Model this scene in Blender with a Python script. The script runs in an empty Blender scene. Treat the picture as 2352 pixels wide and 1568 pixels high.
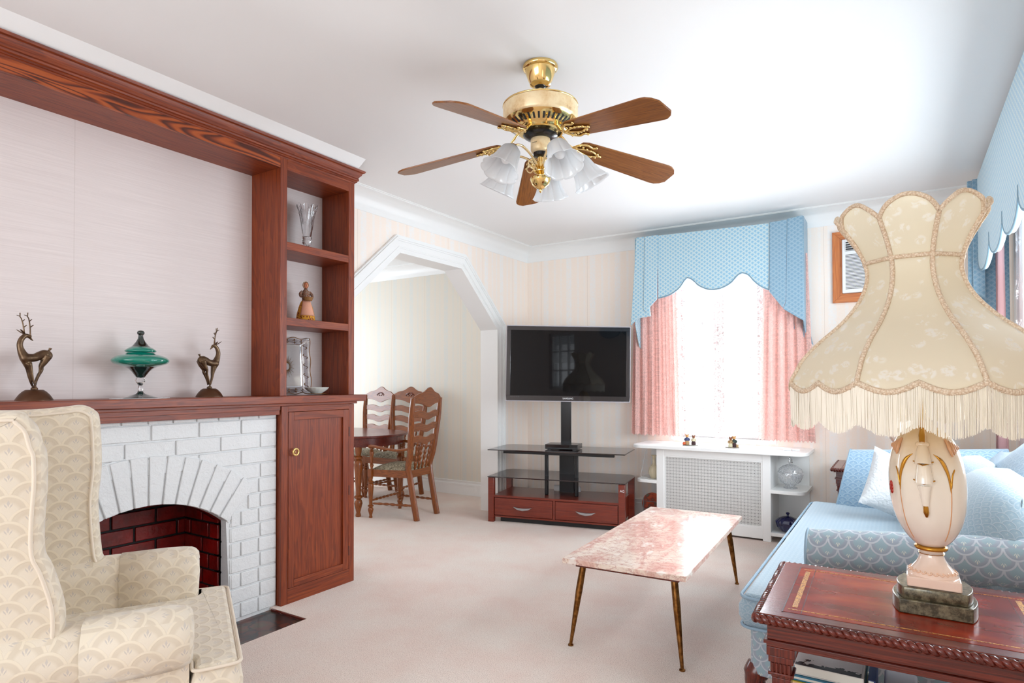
import bpy, bmesh, math, random
from math import sin, cos, pi, sqrt, atan2, radians, floor
from mathutils import Vector, Matrix
random.seed(7)
SC = bpy.context.scene
COL = SC.collection

# ------------------------------------------------------------------ camera
cam = bpy.data.cameras.new('camera'); camo = bpy.data.objects.new('camera', cam); COL.objects.link(camo)
cam.sensor_width = 36; cam.sensor_fit = 'HORIZONTAL'; cam.lens = 1413.055/2352*36
cam.shift_y = 76.31/2352; cam.clip_start = 0.05
Rv = Vector((0.84455434, 0.53546609, -0.00200649)); Uv = Vector((0.00951585, -0.01126192, 0.9998913)); Wv = Vector((-0.53538529, 0.84448164, 0.01460672))
camo.matrix_world = Matrix(((Rv.x, Uv.x, -Wv.x, 0), (Rv.y, Uv.y, -Wv.y, 0), (Rv.z, Uv.z, -Wv.z, 1.25), (0, 0, 0, 1)))
SC.camera = camo

# ------------------------------------------------------------------ world, daylight, exposure
wd = bpy.data.worlds.new('daylight'); SC.world = wd; wd.use_nodes = True
bg = wd.node_tree.nodes['Background']; bg.inputs[0].default_value = (.86, .94, 1.0, 1); bg.inputs[1].default_value = 1.6
vs = SC.view_settings; vs.view_transform = 'Standard'; vs.look = 'None'; vs.gamma = 1; vs.use_curve_mapping = False; vs.exposure = 0.15
SC.cycles.use_denoising = True
SC.cycles.max_bounces = 9; SC.cycles.diffuse_bounces = 5; SC.cycles.glossy_bounces = 4
SC.cycles.transmission_bounces = 8; SC.cycles.transparent_max_bounces = 14
SC.cycles.caustics_reflective = False; SC.cycles.caustics_refractive = False
SC.cycles.sample_clamp_indirect = 4.0

def area(name, loc, d, sx, sy, power, col=(1, 1, 1), spread=180):
    l = bpy.data.lights.new(name, 'AREA'); l.shape = 'RECTANGLE'; l.size = sx; l.size_y = sy; l.energy = power; l.color = col; l.spread = radians(spread)
    o = bpy.data.objects.new(name, l); COL.objects.link(o); o.location = loc
    o.rotation_euler = Vector(d).to_track_quat('-Z', 'Y').to_euler(); o['kind'] = 'helper'
    return o
# daylight just outside the windows; the rear lamp is added fill
area('daylight_side_window', (0.80, 3.6, 1.6), (-1, 0, 0.22), 2.2, 1.25, 102, (.84, .93, 1.0))
area('daylight_far_window', (-1.35, 5.76, 1.45), (0, -1, -0.05), 0.8, 1.4, 52, (.84, .93, 1))
area('rear_fill_light', (-1.5, -3.35, 1.45), (0, 1, 0.16), 3.2, 1.5, 100, (.84, .93, 1.0))  # unseen fill lamp, added to light the room brightly and evenly
area('daylight_rear_side_window', (0.80, 0.75, 1.6), (-1, 0, 0), 0.9, 0.7, 5, (0.9, 0.95, 1))
area('daylight_dining_window', (-7.05, 4.1, 1.5), (1, 0, -0.05), 1.5, 1.3, 48, (.74, .88, 1))
# ------------------------------------------------------------------ mesh helpers
class MB:
    def __init__(s): s.v = []; s.f = []
    def add(s, vs, fs):
        n = len(s.v); s.v += [tuple(v) for v in vs]; s.f += [tuple(i+n for i in f) for f in fs]; return s
    def box(s, x0, x1, y0, y1, z0, z1):
        if x0 > x1: x0, x1 = x1, x0
        if y0 > y1: y0, y1 = y1, y0
        if z0 > z1: z0, z1 = z1, z0
        return s.add([(x0,y0,z0),(x1,y0,z0),(x1,y1,z0),(x0,y1,z0),(x0,y0,z1),(x1,y0,z1),(x1,y1,z1),(x0,y1,z1)],
                     [(0,3,2,1),(4,5,6,7),(0,1,5,4),(1,2,6,5),(2,3,7,6),(3,0,4,7)])
    def prism(s, poly, fn, d0, d1):
        """poly: 2-D outline; fn(a, b, d) -> xyz; solid between d0 and d1"""
        ar = sum(poly[i][0]*poly[(i+1)%len(poly)][1]-poly[(i+1)%len(poly)][0]*poly[i][1] for i in range(len(poly)))
        if ar < 0: poly = poly[::-1]
        n = len(poly)
        vs = [fn(a, b, d0) for a, b in poly]+[fn(a, b, d1) for a, b in poly]
        fs = [tuple(range(n-1, -1, -1)), tuple(range(n, 2*n))]+[(i, (i+1)%n, n+(i+1)%n, n+i) for i in range(n)]
        return s.add(vs, fs)
    def lathe(s, prof, c=(0,0,0), seg=32, mod=None, cap=True, axis='z'):
        n = len(prof); vs = []
        for k in range(seg):
            t = 2*pi*k/seg
            for i, (r, z) in enumerate(prof):
                rr = r*(mod(t, i, z) if mod else 1)
                x, y = rr*cos(t), rr*sin(t)
                p = (x, y, z) if axis == 'z' else ((z, x, y) if axis == 'x' else (y, z, x))
                vs.append((c[0]+p[0], c[1]+p[1], c[2]+p[2]))
        fs = [(k*n+i, ((k+1)%seg)*n+i, ((k+1)%seg)*n+i+1, k*n+i+1) for k in range(seg) for i in range(n-1)]
        if cap:
            if prof[0][0] > 1e-5: fs.append(tuple(k*n for k in range(seg))[::-1])
            if prof[-1][0] > 1e-5: fs.append(tuple(k*n+n-1 for k in range(seg)))
        return s.add(vs, fs)
    def tube(s, pts, rad, seg=8, cap=True, flat=None, up=None, closed=False):
        P = [Vector(p) for p in pts]; n = len(P)
        if not isinstance(rad, (list, tuple)): rad = [rad]*n
        vs = []; prev = None
        for i in range(n):
            if closed: t = P[(i+1)%n]-P[i-1]
            else: t = P[min(i+1, n-1)]-P[max(i-1, 0)]
            if t.length < 1e-9: t = Vector((0, 0, 1))
            t.normalize()
            if prev is None:
                a = Vector(up) if up else (Vector((0,0,1)) if abs(t.z) < .9 else Vector((1,0,0)))
            else: a = prev
            b = a-t*a.dot(t)
            if b.length < 1e-6: b = t.orthogonal()
            b.normalize(); prev = b; c = t.cross(b)
            f = flat if flat else 1
            for k in range(seg):
                th = 2*pi*k/seg
                vs.append(P[i]+b*(rad[i]*cos(th)*f)+c*(rad[i]*sin(th)))
        m = n if closed else n-1
        fs = [(i*seg+k, i*seg+(k+1)%seg, ((i+1)%n)*seg+(k+1)%seg, ((i+1)%n)*seg+k) for i in range(m) for k in range(seg)]
        if cap and not closed: fs += [tuple(range(seg))[::-1], tuple((n-1)*seg+k for k in range(seg))]
        return s.add(vs, fs)
    def grid(s, fn, nu, nv, closeu=False):
        vs = [fn(i/nu, j/nv) for i in range(nu+(0 if closeu else 1)) for j in range(nv+1)]
        m = nu if closeu else nu+1
        fs = [(i*(nv+1)+j, ((i+1)%m)*(nv+1)+j, ((i+1)%m)*(nv+1)+j+1, i*(nv+1)+j+1) for i in range(nu) for j in range(nv)]
        return s.add(vs, fs)
    def ell(s, c, r, seg=14, rings=9, M=None):
        vs = []; c = Vector(c)
        for i in range(rings+1):
            ph = pi*i/rings
            for k in range(seg):
                v = Vector((r[0]*sin(ph)*cos(2*pi*k/seg), r[1]*sin(ph)*sin(2*pi*k/seg), -r[2]*cos(ph)))
                if M: v = M @ v
                vs.append(c+v)
        fs = [(i*seg+k, i*seg+(k+1)%seg, (i+1)*seg+(k+1)%seg, (i+1)*seg+k) for i in range(rings) for k in range(seg)]
        return s.add(vs, fs)
    def xf(s, M):
        s.v = [tuple(M @ Vector(v)) for v in s.v]; return s

def build(name, mb, m, parent=None, smooth=35, bev=0, bseg=2, sub=0, kind=None, solid=0, recalc=True, loc=None):
    me = bpy.data.meshes.new(name); bm = bmesh.new()
    vs = [bm.verts.new(v) for v in mb.v]
    for f in mb.f:
        if len(set(f)) < 3: continue
        try: bm.faces.new([vs[i] for i in f])
        except ValueError: pass
    bmesh.ops.remove_doubles(bm, verts=bm.verts, dist=1e-6)
    if recalc: bmesh.ops.recalc_face_normals(bm, faces=bm.faces)
    bm.to_mesh(me); bm.free()
    if smooth:
        me.polygons.foreach_set('use_smooth', [True]*len(me.polygons))
        me.set_sharp_from_angle(angle=radians(smooth))
        for p in me.polygons:
            if len(p.vertices) > 6: p.use_smooth = False
    if m is not None: me.materials.append(m)
    o = bpy.data.objects.new(name, me); COL.objects.link(o)
    if parent is not None: o.parent = parent
    if solid:
        md = o.modifiers.new('solid', 'SOLIDIFY'); md.thickness = solid; md.offset = 0
    if bev:
        md = o.modifiers.new('bevel', 'BEVEL'); md.width = bev; md.segments = bseg; md.limit_method = 'ANGLE'; md.angle_limit = radians(40); md.harden_normals = False
        if smooth: me.set_sharp_from_angle(angle=radians(70))
    if sub:
        md = o.modifiers.new('sub', 'SUBSURF'); md.levels = sub; md.render_levels = sub
    if kind: o['kind'] = kind
    if loc: o.location = loc
    return o
def struct(name, mb, m, **k): return build(name, mb, m, kind='structure', **k)
def thing(name, label, cat, loc=(0,0,0), rz=0, group=None):
    o = bpy.data.objects.new(name, None); COL.objects.link(o); o.location = loc; o.rotation_euler = (0, 0, rz)
    o.empty_display_size = 0.05
    o['label'] = label; o['category'] = cat
    if group: o['group'] = group
    return o
def tag(o, label, cat, group=None):
    o['label'] = label; o['category'] = cat
    if group: o['group'] = group
    return o
def dup(root, loc, rz=None, label=None):
    def cp(o, par):
        c = o.copy(); COL.objects.link(c)
        if par is not None: c.parent = par
        for ch in [x for x in bpy.data.objects if x.parent == o and x != c]: cp(ch, c)
        return c
    r = cp(root, None); r.location = loc
    if rz is not None: r.rotation_euler = (0, 0, rz)
    if label: r['label'] = label
    return r
XY = lambda a, b, d: (a, b, d)
XZ = lambda a, b, d: (a, d, b)
YZ = lambda a, b, d: (d, a, b)
def lerp(a, b, t): return a+(b-a)*t
def cr(pts, n=6):
    """Catmull-Rom through tuples"""
    out = []; m = len(pts)
    for i in range(m-1):
        p0 = pts[max(i-1, 0)]; p1 = pts[i]; p2 = pts[i+1]; p3 = pts[min(i+2, m-1)]
        for k in range(n):
            t = k/n
            out.append(tuple(.5*((2*b)+(c-a)*t+(2*a-5*b+4*c-d)*t*t+(3*b-a-3*c+d)*t**3) for a, b, c, d in zip(p0, p1, p2, p3)))
    out.append(tuple(pts[-1])); return out

# ------------------------------------------------------------------ material helpers
def L(r, g=None, b=None):
    if g is None and isinstance(r, str): r, g, b = int(r[1:3], 16), int(r[3:5], 16), int(r[5:7], 16)
    f = lambda c: (c/255/12.92) if c/255 <= .04045 else ((c/255+.055)/1.055)**2.4
    return (f(r), f(g), f(b), 1)
class N:
    def __init__(s, name, **kw):
        s.m = bpy.data.materials.new(name); s.m.use_nodes = True; s.t = s.m.node_tree; s.n = s.t.nodes; s.b = s.n['Principled BSDF']; s.out = s.n['Material Output']
        for k, v in kw.items(): s.set(k, v)
    K = dict(color='Base Color', rough='Roughness', metal='Metallic', trans='Transmission Weight', ior='IOR', spec='Specular IOR Level', coat='Coat Weight', coatr='Coat Roughness', sheen='Sheen Weight', alpha='Alpha', emit='Emission Strength', ecol='Emission Color', sss='Subsurface Weight')
    def set(s, k, v):
        i = s.b.inputs[s.K.get(k, k)]
        if hasattr(v, 'links') or isinstance(v, bpy.types.NodeSocket): s.t.links.new(v, i)
        else: i.default_value = v
    def lk(s, a, b):
        if isinstance(a, bpy.types.NodeSocket): s.t.links.new(a, b)
        else: b.default_value = a
    def math(s, op, a, b=0.0, c=None, clamp=False):
        n = s.n.new('ShaderNodeMath'); n.operation = op; n.use_clamp = clamp; s.lk(a, n.inputs[0]); s.lk(b, n.inputs[1])
        if c is not None: s.lk(c, n.inputs[2])
        return n.outputs[0]
    def mix(s, f, a, b, blend='MIX'):
        n = s.n.new('ShaderNodeMix'); n.data_type = 'RGBA'; n.blend_type = blend; s.lk(f, n.inputs[0]); s.lk(a, n.inputs[6]); s.lk(b, n.inputs[7]); return n.outputs[2]
    def coord(s, which='Object'): 
        n = s.n.new('ShaderNodeTexCoord'); return n.outputs[which]
    def mapping(s, v, scale=(1,1,1), loc=(0,0,0), rot=(0,0,0)):
        n = s.n.new('ShaderNodeMapping'); s.lk(v, n.inputs[0]); n.inputs[1].default_value = loc; n.inputs[2].default_value = rot; n.inputs[3].default_value = scale; return n.outputs[0]
    def noise(s, v, scale=5, detail=3, rough=.5, dist=0, col=False):
        n = s.n.new('ShaderNodeTexNoise'); s.lk(v, n.inputs['Vector']); n.inputs['Scale'].default_value = scale; n.inputs['Detail'].default_value = detail; n.inputs['Roughness'].default_value = rough; n.inputs['Distortion'].default_value = dist
        return n.outputs['Color' if col else 'Fac']
    def vor(s, v, scale=5, out='Distance', feat='F1', rand=1):
        n = s.n.new('ShaderNodeTexVoronoi'); n.feature = feat; s.lk(v, n.inputs['Vector']); n.inputs['Scale'].default_value = scale; n.inputs['Randomness'].default_value = rand; return n.outputs[out]
    def wave(s, v, scale, dist=0, dscale=1, prof='SIN', dirn='X', kind='BANDS', detail=2):
        n = s.n.new('ShaderNodeTexWave'); n.wave_type = kind; n.wave_profile = prof
        if kind == 'BANDS': n.bands_direction = dirn
        else: n.rings_direction = dirn
        s.lk(v, n.inputs['Vector']); n.inputs['Scale'].default_value = scale; n.inputs['Distortion'].default_value = dist; n.inputs['Detail'].default_value = detail; n.inputs['Detail Scale'].default_value = dscale; return n.outputs['Fac']
    def ramp(s, f, stops, interp='LINEAR'):
        n = s.n.new('ShaderNodeValToRGB'); s.lk(f, n.inputs[0]); e = n.color_ramp.elements; n.color_ramp.interpolation = interp
        while len(e) < len(stops): e.new(.5)
        for x, (p, c) in zip(e, stops): x.position = p; x.color = c if isinstance(c, tuple) else (c, c, c, 1)
        return n.outputs[0]
    def sep(s, v):
        n = s.n.new('ShaderNodeSeparateXYZ'); s.lk(v, n.inputs[0]); return n.outputs
    def comb(s, x, y, z):
        n = s.n.new('ShaderNodeCombineXYZ'); s.lk(x, n.inputs[0]); s.lk(y, n.inputs[1]); s.lk(z, n.inputs[2]); return n.outputs[0]
    def bump(s, h, strength=.3, dist=.01):
        n = s.n.new('ShaderNodeBump'); n.inputs['Strength'].default_value = strength; n.inputs['Distance'].default_value = dist; s.lk(h, n.inputs['Height']); s.t.links.new(n.outputs[0], s.b.inputs['Normal']); return n
    def plane2(s):
        """2-D coordinates on the dominant plane of the surface (object space)"""
        tc = s.n.new('ShaderNodeTexCoord'); P = s.sep(tc.outputs['Object']); Q = s.sep(tc.outputs['Normal'])
        ax = s.math('ABSOLUTE', Q[0]); ay = s.math('ABSOLUTE', Q[1]); az = s.math('ABSOLUTE', Q[2])
        top = s.math('GREATER_THAN', az, .72); xs = s.math('GREATER_THAN', ax, ay)
        a0 = s.math('ADD', s.math('MULTIPLY', xs, P[1]), s.math('MULTIPLY', s.math('SUBTRACT', 1, xs), P[0]))
        a = s.math('ADD', s.math('MULTIPLY', top, P[0]), s.math('MULTIPLY', s.math('SUBTRACT', 1, top), a0))
        b = s.math('ADD', s.math('MULTIPLY', top, P[1]), s.math('MULTIPLY', s.math('SUBTRACT', 1, top), P[2]))
        return a, b
    def scallop(s, w, a=None, b=None, flip=1, hr=.38):
        if a is None: a, b = s.plane2()
        A = s.math('DIVIDE', a, w); B = s.math('DIVIDE', s.math('MULTIPLY', b, flip), w)
        k = s.math('FLOOR', s.math('DIVIDE', B, hr))
        ds = []
        for j in (-1, 0, 1):
            kk = s.math('ADD', k, j)
            off = s.math('MULTIPLY', s.math('FLOORED_MODULO', kk, 2.0), .5)
            dx = s.math('SUBTRACT', s.math('FRACT', s.math('ADD', A, off)), .5)
            dy = s.math('SUBTRACT', B, s.math('MULTIPLY', kk, hr))
            ds.append((s.math('MULTIPLY', s.math('SQRT', s.math('ADD', s.math('MULTIPLY', dx, dx), s.math('MULTIPLY', dy, dy))), 1.92), dx, dy))
        l0 = s.math('LESS_THAN', ds[0][0], 1); l1 = s.math('LESS_THAN', ds[1][0], 1)
        def pick(i):
            q = s.math('ADD', s.math('MULTIPLY', l1, ds[1][i]), s.math('MULTIPLY', s.math('SUBTRACT', 1, l1), ds[2][i]))
            return s.math('ADD', s.math('MULTIPLY', l0, ds[0][i]), s.math('MULTIPLY', s.math('SUBTRACT', 1, l0), q))
        return pick(0), pick(1), pick(2)
def M(name, **kw): return N(name, **kw).m

def wood(name, dark, mid, light, axis='y', rough=.33, grain=1.0, coat=.25, scale=1.0):
    s = N(name, rough=rough, coat=coat, coatr=.12)
    c = s.coord(); big, small = 1.2*scale, 9*scale
    sc = {'x': (big, small, small), 'y': (small, big, small), 'z': (small, small, big)}[axis]
    v = s.mapping(c, sc)
    n1 = s.noise(v, 1.0, 3, .55, .6)
    rings = s.math('FRACT', s.math('MULTIPLY', n1, 9))
    line = s.ramp(rings, [(0, 0.0), (.55, .55), (.85, 1.0), (1.0, .15)])
    sc2 = {'x': (4, 190, 190), 'y': (190, 4, 190), 'z': (190, 190, 4)}[axis]
    pores = s.noise(s.mapping(c, sc2), 1.0, 2, .6)
    pr = s.ramp(pores, [(.38, 0.0), (.62, 1.0)])
    f = s.math('ADD', s.math('ADD', .16, s.math('MULTIPLY', line, .28*grain)), s.math('MULTIPLY', pr, .34), clamp=True)
    col = s.ramp(f, [(0, dark), (.45, mid), (1, light)])
    s.set('color', col); s.bump(pr, .12, .002)
    return s.m
OAK = [L(58, 14, 8), L(122, 44, 26), L(170, 78, 48)]
m_oak = {a: wood('red_oak_'+a, L(78, 25, 5), L(124, 49, 18), L(158, 75, 28), a, coat=.05, rough=.42) for a in 'xyz'}
def cathedral():
    s = N('red_oak_cathedral', rough=.4, coat=.05); c = s.coord()
    v = s.mapping(c, (5, 1.1, 9)); n1 = s.noise(v, 1.0, 2, .5, .5); line = s.ramp(s.math('FRACT', s.math('MULTIPLY', n1, 13)), [(0, .15), (.35, 1.0), (.6, .9), (.82, .0), (1.0, .15)])
    pr = s.noise(s.mapping(c, (200, 5, 200)), 1, 2, .6)
    s.set('color', s.ramp(s.math('ADD', s.math('MULTIPLY', line, .75), s.math('MULTIPLY', pr, .3)), [(.12, L(64, 24, 14)), (.5, L(130, 52, 18)), (1, L(180, 88, 34))])); return s.m
m_mahog = {a: wood('mahogany_'+a, L(48, 9, 5), L(98, 28, 14), L(140, 52, 28), a, rough=.24, coat=.35, grain=.6) for a in 'xyz'}
m_mahog_stand = wood('cherry_stand', L(88, 22, 10), L(118, 38, 18), L(142, 56, 28), 'x', rough=.28, coat=.3, grain=.5)
m_maple = {a: wood('dining_wood_'+a, L(84, 38, 8), L(138, 72, 22), L(170, 98, 38), a, rough=.32, coat=.15, grain=.35) for a in 'xyz'}
m_fanwood = wood('fan_blade_wood', L(84, 42, 8), L(134, 78, 26), L(160, 100, 40), 'x', rough=.36, coat=.1, scale=1.6)
m_acwood = {a: wood('orange_oak_'+a, L(160, 78, 26), L(196, 110, 46), L(216, 136, 70), a, rough=.35) for a in 'xz'}
m_white = M('white_paint', color=(.91, .91, .90, 1), rough=.35)
m_ceil = M('ceiling_paint', color=(.92, .92, .92, 1), rough=.7)
m_brass = M('polished_brass', color=(.86, .62, .25, 1), rough=.12, metal=1)
m_brass_soft = M('pale_brass', color=(.9, .72, .42, 1), rough=.22, metal=1)
m_oldbrass = N('aged_brass', rough=.35, metal=1)
_s = m_oldbrass; _s.set('color', _s.ramp(_s.noise(_s.coord(), 45, 3), [(.38, L(104, 66, 32)), (.66, L(150, 104, 56))])); m_oldbrass = _s.m
m_gold = M('gold_paint', color=L(196, 140, 52), rough=.25, metal=.8)
m_bronze = N('bronze', rough=.34, metal=.75)
_s = m_bronze; _s.set('color', _s.ramp(_s.noise(_s.coord(), 22, 3), [(.35, L(70, 50, 36)), (.65, L(118, 94, 70))])); m_bronze = _s.m
m_black = M('black_plastic', color=(.006, .006, .007, 1), rough=.22)
m_blackmetal = M('black_metal', color=(.01, .01, .012, 1), rough=.35)
m_screen = M('screen_glass', color=(.002, .002, .003, 1), rough=.03, spec=.22)
m_silver = M('brushed_silver', color=(.42, .43, .45, 1), rough=.3, metal=.9)
m_darkglass = M('smoked_glass', color=L(38, 24, 26), rough=.05, spec=.9)
m_crystal = M('cut_crystal', color=(.98, .99, 1, 1), rough=.02, trans=1, ior=1.5)
m_tealglass = M('teal_glass', color=L(8, 150, 128), rough=.04, trans=.35, ior=1.45, coat=1)
m_tealdark = M('dark_teal_glass', color=L(2, 34, 28), rough=.04, trans=.3, coat=1)
m_cobalt = M('cobalt_glass', color=L(8, 12, 70), rough=.06, coat=1)
m_white_plastic = M('white_plastic', color=(.86, .87, .88, 1), rough=.35)
m_dark = M('dark_slot', color=(.02, .02, .022, 1), rough=.6)
m_paper = M('book_pages', color=(.83, .8, .72, 1), rough=.8)

def carpet():
    s = N('carpet', rough=.95, sheen=.25, spec=.1); c = s.coord()
    f = s.noise(c, 260, 3, .7); g = s.noise(c, 2.2, 4, .6); h = s.noise(c, 60, 2, .6)
    base = s.ramp(g, [(.3, L(250, 240, 230)), (.5, L(249, 232, 221)), (.68, L(246, 222, 210))])
    k = s.ramp(f, [(.34, L(170, 140, 126)), (.50, L(255, 252, 250))])
    s.set('color', s.mix(.75, base, s.mix(1, base, k, 'MULTIPLY')))
    s.bump(s.math('ADD', f, s.math('MULTIPLY', h, .6)), .55, .010); return s.m
m_carpet = carpet()
def wallpaper(name, axis, c1, c2, c3):
    s = N(name, rough=.6); c = s.coord(); P = s.sep(c); a = P[{'x': 0, 'y': 1}[axis]]
    st = s.math('FRACT', s.math('DIVIDE', a, .265))
    w1 = s.ramp(st, [(0, 0.0), (.08, .0), (.14, 1.0), (.30, 1.0), (.36, 0.0), (.55, 0.0), (.58, .7), (.64, .7), (.67, 0.0), (.82, 0.0), (.86, .55), (.9, .55), (.94, 0.0)])
    v = s.noise(c, 34, 4, .7, 1.2); bl = s.ramp(v, [(.42, 0.0), (.58, 1.0)])
    f = s.math('MULTIPLY', w1, s.math('ADD', .35, s.math('MULTIPLY', bl, .65)))
    col = s.mix(f, c1, c2)
    seam = s.math('LESS_THAN', s.math('FRACT', s.math('DIVIDE', a, .53)), .006)
    fine = s.math('MULTIPLY', s.ramp(s.noise(c, 120, 2, .6), [(.5, 0.0), (.62, 1.0)]), .4)
    col = s.mix(fine, col, c3); col = s.mix(s.math('MULTIPLY', seam, .35), col, L(186, 160, 140))
    s.set('color', col); s.bump(bl, .05, .002); return s.m
WP = (L(252, 238, 226), L(246, 243, 240), L(250, 245, 241))
m_wpx = wallpaper('striped_wallpaper_x', 'x', *WP); m_wpy = wallpaper('striped_wallpaper_y', 'y', *WP)
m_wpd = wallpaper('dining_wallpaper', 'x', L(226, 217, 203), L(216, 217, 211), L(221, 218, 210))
def grass():
    s = N('grasscloth', rough=.7); c = s.coord()
    a = s.noise(s.mapping(c, (2.2, 2.2, 260)), 1, 3, .65); b = s.noise(s.mapping(c, (2, 6, 420)), 1, 2, .5); st = s.noise(c, 2.4, 3, .5)
    col = s.ramp(s.math('ADD', s.math('MULTIPLY', a, .6), s.math('MULTIPLY', b, .4)), [(.35, L(220, 208, 206)), (.62, L(230, 219, 217))])
    col = s.mix(s.ramp(st, [(.6, 0.0), (.72, .35)]), col, L(228, 206, 190))
    yy = s.sep(c)[1]; seam = s.math('LESS_THAN', s.math('ABSOLUTE', s.math('SUBTRACT', s.math('FRACT', s.math('DIVIDE', s.math('ADD', yy, .04), .9)), .5)), .0022)
    col = s.mix(s.math('MULTIPLY', seam, .3), col, L(190, 176, 170))
    s.set('color', col); s.bump(a, .12, .003); return s.m
m_grass = grass()
def paintbrick():
    s = N('painted_brick', rough=.42, color=(.75, .755, .76, 1)); c = s.coord()
    s.bump(s.math('ADD', s.noise(c, 26, 4, .65), s.math('MULTIPLY', s.noise(c, 110, 3, .6), .35)), .45, .012); return s.m
m_brick = paintbrick()
def redbrick():
    s = N('red_firebox_brick', rough=.28, coat=.4); c = s.coord()
    s.set('color', s.ramp(s.noise(c, 9, 4, .6), [(.3, L(92, 6, 4)), (.7, L(150, 14, 10))])); s.bump(s.noise(c, 30, 3), .3, .01); return s.m
m_redbrick = redbrick()
m_soot = M('black_mortar', color=(.004, .004, .004, 1), rough=.7)
def slate():
    s = N('hearth_slate', rough=.3, coat=.15); c = s.coord(); w = s.mapping(c, (7, 7, 7))
    d = s.n.new('ShaderNodeVectorMath'); d.operation = 'ADD'; s.lk(w, d.inputs[0]); s.lk(s.noise(w, 1.2, 3, .5, col=True), d.inputs[1])
    e = s.vor(d.outputs[0], 1.3, feat='DISTANCE_TO_EDGE'); cc = s.noise(w, .9, 2, .5)
    col = s.ramp(cc, [(.35, L(34, 26, 22)), (.5, L(86, 34, 20)), (.62, L(70, 58, 38)), (.75, L(110, 30, 18))])
    s.set('color', s.mix(s.ramp(e, [(.02, 1.0), (.07, 0.0)]), col, L(22, 24, 26))); return s.m
m_slate = slate()
def marble():
    s = N('pink_marble', rough=.08, spec=.4); c = s.coord()
    v = s.mapping(c, (4.6, 2.2, 4.6), rot=(0, 0, .5)); a = s.noise(v, 1.6, 6, .68, .8); b = s.noise(s.mapping(c, (8, 16, 8)), 1.6, 5, .65, .4); f = s.noise(c, 42, 4, .7)
    base = s.ramp(a, [(.30, L(244, 228, 216)), (.44, L(240, 220, 204)), (.52, L(230, 194, 180)), (.6, L(218, 172, 158)), (.72, L(242, 224, 216))])
    vein = s.ramp(b, [(.47, 0.0), (.5, .8), (.53, 0.0)])
    c2 = s.mix(vein, base, L(190, 136, 128)); c3 = s.mix(s.ramp(f, [(.55, 0.0), (.72, .7)]), c2, L(188, 120, 108))
    c4 = s.mix(s.ramp(s.noise(v, 3.4, 3, .5), [(.62, 0.0), (.68, .85)]), c3, L(250, 240, 232))
    s.set('color', c4); return s.m
m_marble = marble()
def fabric(name, w, bgc, alt, line, motif, flip=1, sheen=.3, lw=.88, hr=.38, rough=.6):
    s = N(name, rough=rough, sheen=sheen, spec=.25); v, dx, dy = s.scallop(w, flip=flip, hr=hr)
    col = s.mix(s.ramp(v, [(.45, 0.0), (.62, 1.0)]), bgc, alt)
    ang = s.math('MULTIPLY', dx, 3.2/1); mot = s.math('LESS_THAN', s.math('ADD', s.math('MULTIPLY', s.math('ABSOLUTE', dx), 2.6), s.math('ABSOLUTE', s.math('SUBTRACT', dy, .27))), .10)
    mot2 = s.math('LESS_THAN', s.math('ADD', s.math('MULTIPLY', s.math('ABSOLUTE', s.math('SUBTRACT', s.math('ABSOLUTE', dx), s.math('MULTIPLY', s.math('SUBTRACT', dy, .08), .55))), 3.0), s.math('ABSOLUTE', s.math('SUBTRACT', dy, .20))), .075)
    col = s.mix(s.math('MAXIMUM', mot, mot2), col, motif)
    ln = s.ramp(v, [(lw-.06, 0.0), (lw, 1.0), (.985, 1.0), (1.0, 0.0)])
    col = s.mix(ln, col, line)
    fine = s.noise(s.coord(), 420, 2, .6)
    s.set('color', col); s.bump(s.math('ADD', s.math('MULTIPLY', ln, .7), s.math('MULTIPLY', fine, .25)), .28, .004); return s.m
m_cream = fabric('cream_scallop_fabric', .085, L(229, 217, 199), L(218, 204, 184), L(233, 220, 199), L(206, 196, 186))
m_cream_plain = M('cream_piping', color=L(232, 218, 200), rough=.6)
m_cream_band = fabric('cream_band_fabric', .16, L(234, 226, 212), L(230, 222, 208), L(236, 226, 208), L(226, 218, 208))
m_sofa = fabric('blue_scallop_fabric', .062, L(142, 168, 188), L(130, 158, 182), L(162, 184, 198), L(168, 184, 190))
m_sofa_light = fabric('pale_blue_fabric', .04, L(150, 171, 184), L(143, 166, 181), L(166, 182, 192), L(172, 186, 191))
m_sofa_arm = fabric('blue_arm_scallop', .066, L(146, 167, 176), L(150, 158, 170), L(184, 189, 196), L(200, 201, 192), flip=-1, hr=.5)
m_sofa_pipe = M('blue_piping', color=L(140, 164, 182), rough=.6)
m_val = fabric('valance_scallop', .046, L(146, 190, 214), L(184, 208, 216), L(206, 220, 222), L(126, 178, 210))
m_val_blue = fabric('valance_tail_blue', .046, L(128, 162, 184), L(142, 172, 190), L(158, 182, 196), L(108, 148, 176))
m_pipe = M('valance_piping', color=L(120, 148, 164), rough=.6)
m_pillow = N('white_plush', rough=.9, sheen=.2, color=(.66, .67, .68, 1)); m_pillow.bump(m_pillow.noise(m_pillow.coord(), 70, 3), .7, .01); m_pillow = m_pillow.m
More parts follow.
